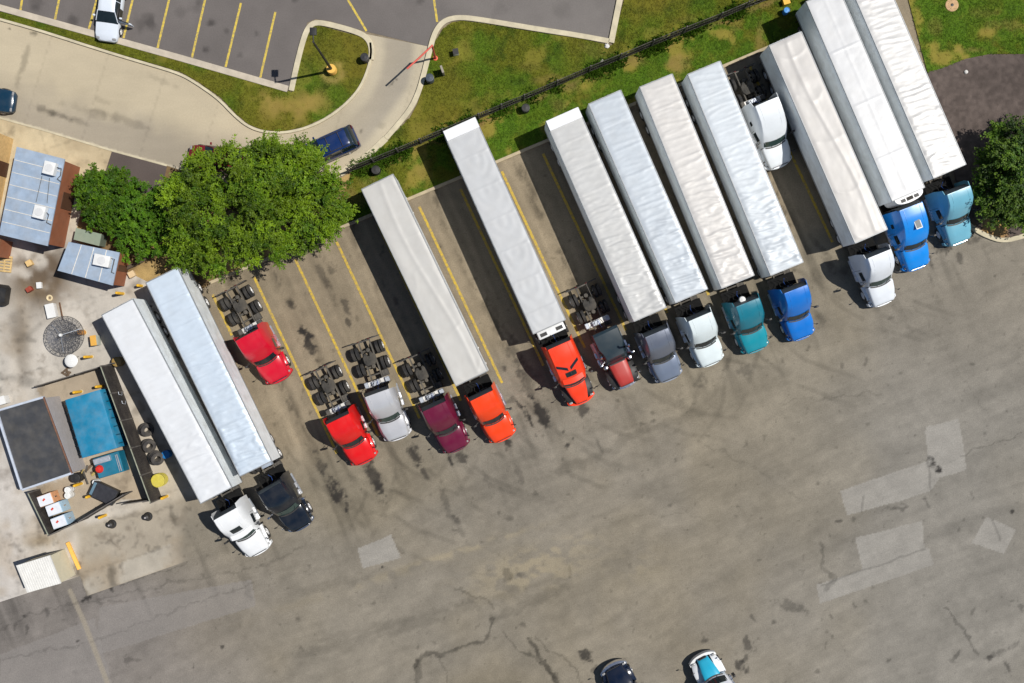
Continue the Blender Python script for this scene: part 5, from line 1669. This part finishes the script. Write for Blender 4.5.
# ------------------------------------------------------------------ small yard things
def bollard(base, h, label):
    p = P(*base)
    t = thing("yellow_bollard", label, "bollard", (p.x, p.y, 0), 0, "yellow bollards in the utility yard")
    MB().lathe([(.11, 0), (.11, h - .06), (.08, h - .01), (.001, h)], seg=14).build("post", M_YELLOW, t)
    MB().lathe([(.16, 0), (.15, .05), (.11, .06)], seg=14).build("footing", M_KERB, t)


bollard((123.5, 293.7), 1.5, "yellow bollard at the rear corner of the leftmost trailer")
bollard((92, 356.7), 1.5, "orange yellow bollard right of the white dish")
bollard((81.5, 391.5), 1.5, "yellow bollard at the north end of the blue container, left one")
bollard((103.5, 386), 1.5, "yellow bollard at the north end of the blue container, by the fence")
bollard((82, 483.3), 1.5, "yellow bollard beside the black drum near the store room corner")
bollard((93.5, 494.8), 1.4, "yellow bollard directly left of the wheeled dumpster")
bollard((106, 515), 1.4, "yellow bollard outside the open gate leaf")
bollard((167.5, 496), 1.4, "yellow bollard below the yellow drum")
bollard((142, 286), 1.0, "short tan yellow bollard beside the second trailer's rear")


def drum(name, base, r, h, m_, label, cat="drum", group=None, lid=True):
    p = P(*base)
    t = thing(name, label, cat, (p.x, p.y, 0), rnd.uniform(0, 6), group)
    MB().lathe([(r * .94, 0), (r, .03), (r, h * .33), (r * 1.04, h * .35), (r, h * .37), (r, h * .66), (r * 1.04, h * .68), (r, h * .7), (r, h - .02)], seg=22).build("body", m_, t)
    MB().lathe([(r * 1.03, h - .03), (r * 1.03, h + .02), (r * .9, h + .03), (r * .88, h), (r * .2, h + .01), (.001, h + .02)], seg=22).build("lid", m_, t)
    return t


drum("steel_drum", (162, 479), .5, .95, mat("yellow_lid", c3(205, 190, 75), .5, var=.15, dust=.2), "fat yellow drum outside the tall board fence")
drum("steel_drum", (121, 361.5), .36, .9, mat("tan_drum", c3(150, 122, 66), .6, var=.25, dust=.3), "tan drum at the top end of the tall board fence")
drum("steel_drum", (169, 453.5), .3, .8, mat("blue_drum", (.01, .16, .42), .45), "blue drum in the shade of the leftmost trailer")
drum("steel_drum", (72.5, 488.5), .24, .9, M_WHITEBOX, "white drum near the ice boxes, upper one")
drum("steel_drum", (72.5, 494), .24, .9, mat("off_white_drum", (.68, .68, .66), .5), "white drum near the ice boxes, lower one")
drum("steel_drum", (80.5, 476.5), .36, 1.0, M_BLACK, "black drum at the corner of the store room")
drum("steel_drum", (99, 481), .2, .8, M_WHITEBOX, "small white drum above the wheeled dumpster")
drum("litter_bin", (366, 60), .3, .85, mat("bin_black", (.02, .02, .024), .45, dust=.1), "dark round litter bin at the east edge of the lamp post island", "bin")
drum("litter_bin", (430.5, 80.5), .3, .9, mat("bin_blue_grey", (.05, .065, .085), .45, dust=.1), "blue grey round bin by the grey pedestal", "bin")
drum("litter_bin", (525.5, 110), .3, .8, M_BLACK, "black bin just south of the picket fence, nearer the trailers' middle", "bin")
drum("litter_bin", (377, 171.5), .32, .8, M_BLACK, "black bin south of the picket fence near the big tree", "bin")
drum("steel_drum", (784.5, 13), .22, .7, mat("small_blue", (.05, .25, .6), .5), "small blue drum in the shade behind the cream roofed trailer")


def crate(name, base, s, h, rz, m_, label, cat="box", top=None):
    p = P(*base)
    t = thing(name, label, cat, (p.x, p.y, 0), rz)
    MB().box((0, 0, h / 2), (s[0], s[1], h), bev=min(.03, h * .1), seg=2).build("body", m_, t)
    MB().box((0, 0, h + .012), (s[0] * 1.04, s[1] * 1.04, .03), bev=.008).build("lid", top or m_, t)
    return t


M_TANB = mat("tan_board", c3(225, 190, 130), .7, var=.15)
crate("wooden_box", (31, 263.5), (.42, .42), .4, .5, M_TANB, "small tan box alone on the oily concrete by the long building")
crate("wooden_box", (133, 274.5), (.48, .44), .35, .5, mat("pale_tan", c3(216, 190, 150), .7), "pale tan box on the dry soil near the log")
crate("white_box", (40.5, 285.5), (.36, .46), .3, .1, M_WHITEBOX, "small white box beside the red canister")
crate("red_canister", (31, 289.5), (.42, .34), .4, .6, mat("rust_red", c3(160, 70, 50), .6, var=.3), "rusty red canister left of the small white box", "canister")
crate("electric_cabinet", (53.5, 311), (.66, 1.05), .55, .22, M_WHITEBOX, "white low cabinet beside the mesh dish", "cabinet")
crate("meter_box", (98, 340.5), (.45, .75), .9, .12, mat("pale_green_box", (.5, .52, .44), .6), "pale box with orange top near the leftmost trailer's shadow", "cabinet", mat("orange_top", c3(225, 170, 75), .6))
crate("yellow_box", (785, 3.5), (.5, .4), .5, .3, M_YELLOW, "yellow box on the grass behind the smooth white trailer")
crate("pedestal", (443, 73), (.16, .55), 1.15, .35, mat("pedestal_grey", c3(150, 142, 130), .6), "grey pedestal on the lawn corner beside the blue grey bin", "pedestal")
crate("electric_pedestal", (456, 53.5), (.42, .42), .6, .2, M_WHITEBOX, "small white pedestal with dark cap on the lawn corner", "pedestal", M_BLACK)
p = P(50, 298)
MBo = MB(); MBo.lathe([(.16, 0), (.24, .02), (.25, .12), (.2, .16), (.12, .12), (.1, .03)], (0, 0, 0), seg=18)
o = MBo.build("cable_reel", mat("cream_ring", c3(225, 205, 165), .6), loc=p); tag(o, "small cream ring lying above the white low cabinet", "ring")
m = MB(); m.tube([P(59.5, 302.5, .1), P(61, 310, .16), P(63, 320, .25)], .06, 6)
tag(m.build("timber_post", mat("brown_timber", (.12, .06, .03), .8, var=.3)), "brown timber pole right of the white low cabinet", "pole")

# ice boxes in the enclosure
IC = [((52.5, 497.5), mat("ice_colour", c3(225, 165, 120), .5, var=.3, scale=3), "ice box with orange and red sides nearest the store room"), ((62.5, 506), mat("ice_blue", c3(175, 205, 225), .4, var=.1), "pale blue white ice box in the middle of three"),
      ((67.5, 518.5), mat("ice_blue2", c3(170, 198, 220), .4, var=.1), "pale blue white ice box nearest the gate corner")]
for i, (b, mm, lab) in enumerate(IC):
    p = P(*b)
    t = thing("ice_box", lab, "ice box", (p.x, p.y, 0), math.radians(20), "ice boxes in the fenced corner")
    h = 1.5 if i else 1.2
    MB().box((0, 0, h / 2), (1.15, .85, h), bev=.04, seg=2).build("body", mm, t)
    MB().box((-.02, 0, h + .02), (1.08, .8, .05), bev=.02).build("lid", mat("ice_lid", (.68, .7, .76), .4, var=.1), t)
    MB().box((-.1, .05, h + .05), (.22, .14, .012), rz=.5).build("red_mark", mat("red_mark", (.55, .05, .03), .5), t)
    MB().box((.6, 0, h * .6), (.03, .1, .4), bev=.01).build("handle", M_CHROME, t)

# wheeled dumpster
p = P(109.5, 491)
t = thing("dumpster", "black wheeled dumpster inside the open gate", "dumpster", (p.x, p.y, 0), math.radians(-25))
m = MB(); m.loft([[(-.85, -.45, .15), (.85, -.45, .15), (.85, .45, .15), (-.85, .45, .15)], [(-1.0, -.6, 1.15), (1.0, -.6, 1.15), (1.0, .6, 1.15), (-1.0, .6, 1.15)]])
m.build("body", M_BLACK, t)
m = MB(); m.box((.1, 0, 1.22), (1.7, 1.22, .07), bev=.03); m.build("lid", mat("dumpster_lid", (.03, .03, .036), .45, var=.3), t)
m = MB(); m.box((-.85, 0, 1.2), (.25, 1.0, .05), bev=.02); m.build("lid_sky_sheen", mat("lid_sky_reflection", (.12, .2, .26), .3), t)  # blue grey strip painted in for the sky's reflection on the lid
for s in (-1, 1):
    for e in (-1, 1): MB().lathe([(.001, -.03), (.09, -.03), (.09, .03), (.001, .03)], (s * .7, e * .38, .09), 'Y', 10).build("caster", M_FRAME, t)

# scrap heap
t = thing("scrap_heap", "heap of scrap wood and pipes between store room and compactor", "scrap", (P(88, 473).x, P(88, 473).y, 0))
for i in range(9):
    m = MB(); a = rnd.uniform(0, 3.1)
    m.box((rnd.uniform(-.6, .6), rnd.uniform(-.45, .45), .08 + i * .035), (rnd.uniform(.5, 1.1), rnd.uniform(.06, .2), .06), rz=a)
    m.build("scrap_piece", [mat("scrap_brown", (.12, .08, .05), .8, var=.4), mat("scrap_yellow", c3(170, 150, 90), .8, var=.3), M_FRAME][i % 3], t)
m = MB()
for i in range(5): m.box((P(67, 372).x + rnd.uniform(-.25, .25), P(67, 372).y + rnd.uniform(-.2, .2), .05 + i * .04), (rnd.uniform(.3, .7), .14, .07), rz=rnd.uniform(0, 3))
tag(m.build("timber_scraps", mat("scrap_brown", (.12, .08, .05))), "little pile of brown timber scraps below the white dish", "scrap")

# leaning tyres
LT = [((149.5, 429), "leaning dark tyre against the tall fence, topmost of three"), ((151.5, 445), "leaning dark tyre against the tall fence, middle of three"), ((158.5, 456.5), "ribbed leaning tyre against the tall fence, lowest of three")]
for i, (b, lab) in enumerate(LT):
    p = P(*b)
    t = thing("old_tyre", lab, "tyre", (p.x, p.y, 0), math.radians(-20), "old tyres leaning on the board fence")
    m = MB()
    for k in range(2 + (i == 2)):
        m.lathe([(.24, -.11), (.42, -.13), (.5, -.09), (.52, -.02), (.5, 0), (.52, .02), (.5, .09), (.42, .13), (.24, .11), (.3, 0), (.24, -.11)], (0, 0, k * .27), 'Z', 24)
    o = m.build("tread", mat("old_rubber", (.035, .032, .032), .85, var=.3, dust=.3), t)
    o.rotation_euler = (0, math.radians(38), 0); o.location = (-.1, 0, .46)
    m = MB(); m.lathe([(.31, -.12), (.3, 0), (.31, .12)], (0, 0, 0), 'Z', 20); o2 = m.build("inner_rim", M_FRAME, t); o2.rotation_euler = (0, math.radians(38), 0); o2.location = (-.1, 0, .46)

# short black posts outside the gate
for b, lab in (((112, 524), "squat black round post outside the gate, left one"), ((148, 516.5), "squat black round post outside the gate, right one")):
    p = P(*b); t = thing("squat_post", lab, "post", (p.x, p.y, 0), 0, "squat black posts outside the gate")
    MB().lathe([(.36, 0), (.34, .06), (.24, .14), (.22, .55), (.14, .62), (.001, .63)], seg=18).build("base", M_BLACK, t)
    MB().lathe([(.07, .62), (.07, .68), (.001, .69)], seg=10).build("cap", mat("post_cap", (.35, .33, .33), .5), t)

# ------------------------------------------------------------------ mesh dish and small dish
R = 1.42; zc = 1.55
p = P(65.5, 335.2, 1.9)
t = thing("satellite_dish", "large see through grey mesh dish facing the sky", "satellite dish", (p.x, p.y, 0))


def dz_(r): return zc + .42 * (r / R) ** 2


m = MB()
m.loft([[(r * math.cos(a), r * math.sin(a), dz_(r)) for a in np.linspace(0, 2 * PI, 48, endpoint=False)] for r in np.linspace(.12, R, 10)], cap=False)
m.build("mesh_panel", netmat("dish_mesh", (.10, .10, .11), 30, .52), t)
m = MB()
for k in range(22):
    a = 2 * PI * k / 22
    m.tube([(r * math.cos(a), r * math.sin(a), dz_(r) - .02) for r in np.linspace(.1, R, 5)], .016, 5)
for r in (.5, .95, R):
    m.tube([(r * math.cos(a), r * math.sin(a), dz_(r) - .02) for a in np.linspace(0, 2 * PI, 41)], .02, 5)
m.build("ribs", M_FRAME, t)
m = MB(); m.tube([(0, 0, 0), (0, 0, zc)], .1, 12); m.build("mast", M_FRAME, t)
m = MB()
for k in range(3):
    a = 2 * PI * k / 3 + .4
    m.tube([(R * .9 * math.cos(a), R * .9 * math.sin(a), dz_(R * .9)), (.05 * math.cos(a), .05 * math.sin(a), 2.7)], .02, 5)
m.build("feed_strut", M_ALU, t)
m = MB(); m.lathe([(.001, 2.65), (.12, 2.66), (.14, 2.8), (.09, 2.9), (.001, 2.92)], seg=14); m.build("feed_horn", M_WHITEBOX, t)
p = P(84, 332.5); t = thing("yellow_bollard", "fat orange bollard under the right rim of the mesh dish", "bollard", (p.x, p.y, 0), 0, "yellow bollards in the utility yard")
MB().lathe([(.2, 0), (.2, .85), (.15, .92), (.001, .93)], seg=14).build("post", mat("orange_post", c3(215, 150, 60), .6, var=.2), t)
MB().lathe([(.26, 0), (.24, .05), (.2, .06)], seg=14).build("footing", M_KERB, t)

p = P(77.5, 360.5); t = thing("satellite_dish", "small white solid dish below the mesh dish", "satellite dish", (p.x, p.y, 0))
MB().lathe([(.001, .96), (.3, 1.0), (.48, 1.12), (.5, 1.15), (.49, 1.16), (.3, 1.2), (.001, 1.22)], seg=28).build("reflector", M_WHITEBOX, t)
MB().tube([(0, 0, 0), (0, 0, .98)], .05, 10).build("mast", M_FRAME, t)
MB().tube([(.3, .2, 1.1), (.6, .35, 1.2)], .02, 5).build("feed_arm", M_FRAME, t)

# ------------------------------------------------------------------ lamp post, clearance bar
p = P(332.5, 71)
t = thing("lamp_post", "tall dark lamp post with round yellow footing on the grass island", "lamp post", (p.x, p.y, 0))
MB().lathe([(.38, 0), (.38, .66), (.34, .74), (.001, .75)], seg=20).build("footing", mat("yellow_concrete", c3(235, 185, 90), .75, var=.15), t)
MB().tube([(0, 0, .7), (0, 0, 4), (0, 0, 7.8)], .11, 12, .07).build("pole", M_BLACK, t)
MB().tube([(0, 0, 7.65), (0, .25, 7.75), (0, .5, 7.78)], .05, 8).build("arm", M_BLACK, t)
MB().box((0, .72, 7.78), (.48, .55, .16), bev=.05, seg=2).build("lamp_head", M_BLACK, t)

p = P(435.5, 58.5)
M_REDP = mat("red_steel", c3(215, 90, 75), .5, var=.15)
t = thing("clearance_bar", "red clearance bar on a post reaching over the drive entrance", "barrier", (p.x, p.y, 0))
MB().lathe([(.2, 0), (.19, .12), (.1, .16)], seg=14).build("footing", mat("orange_red", c3(230, 100, 70), .6), t)
MB().tube([(0, 0, .1), (0, 0, 3.5)], .075, 10).build("post", M_REDP, t)
MB().tube([(.05, .05, 3.45), (-.9, -.85, 3.45), (-1.85, -1.7, 3.45)], .07, 8).build("arm", M_REDP, t)

# ------------------------------------------------------------------ small ground things
p = P(952, 5, .08)
mm = MB(); mm.lathe([(.5, 0), (.5, .02), (.12, .03)], seg=24); mm.mi = 1; mm.lathe([(.12, .03), (.11, .035), (.001, .035)], seg=16)
tag(mm.build("manhole", [mat("sandy_collar", c3(196, 160, 120), .9, var=.25), M_BLACK], loc=p), "round sandy collar with a dark hole on the right lawn", "manhole")
for (b, s, lab) in (((966, 72), .16, "white stone on the dark mulch bed"), ((607, 46), .2, "white stone at the corner of the lawn kerb"), ((602, 61), .14, "pale stone on the lawn north of the fence")):
    m = MB()
    bmesh.ops.create_icosphere(m.bm, subdivisions=2, radius=s)
    for v in m.bm.verts: v.co = v.co * rnd.uniform(.85, 1.15); v.co.z *= .6
    tag(m.build("white_stone", mat("stone_white", (.6, .58, .55), .8), loc=P(*b, .1)), lab, "stone")
# odds and ends at the left edge
p = P(3, 295)
t = thing("black_tank", "black rounded tank at the left edge near the brown shed", "tank", (p.x, p.y, 0), -.15)
MB().loft([[(x_, y_, z_) for y_, z_ in ((-hw_, .25), (-hw_, .75), (-hw_ * .7, 1.05), (hw_ * .7, 1.05), (hw_, .75), (hw_, .25))] for x_, hw_ in ((-.75, .55), (-.6, .8), (.45, .8), (.68, .6))]).build("body", M_BLACK, t)
MB().box((0, 0, .14), (1.1, 1.2, .26)).build("stand", M_FRAME, t)
p = P(5, 264)
t = thing("pallet", "weathered tan pallet beside the small brown shed", "pallet", (p.x, p.y, 0), -.1)
for i in range(6):
    MB().box((0, -.55 + i * .22, .13), (1.2, .14, .025)).build("board", mat("pallet_wood", c3(205, 175, 120), .8, var=.35), t)
for i in range(3):
    MB().box((-.5 + i * .5, 0, .06), (.09, 1.2, .11)).build("bearer", mat("pallet_wood", c3(205, 175, 120), .8), t)
crate("white_bin", (6, 400), (.62, .6), .8, .3, M_WHITEBOX, "white bin with a red mark at the corner of the black roofed store room", "bin")
print("objects", len(bpy.data.objects))
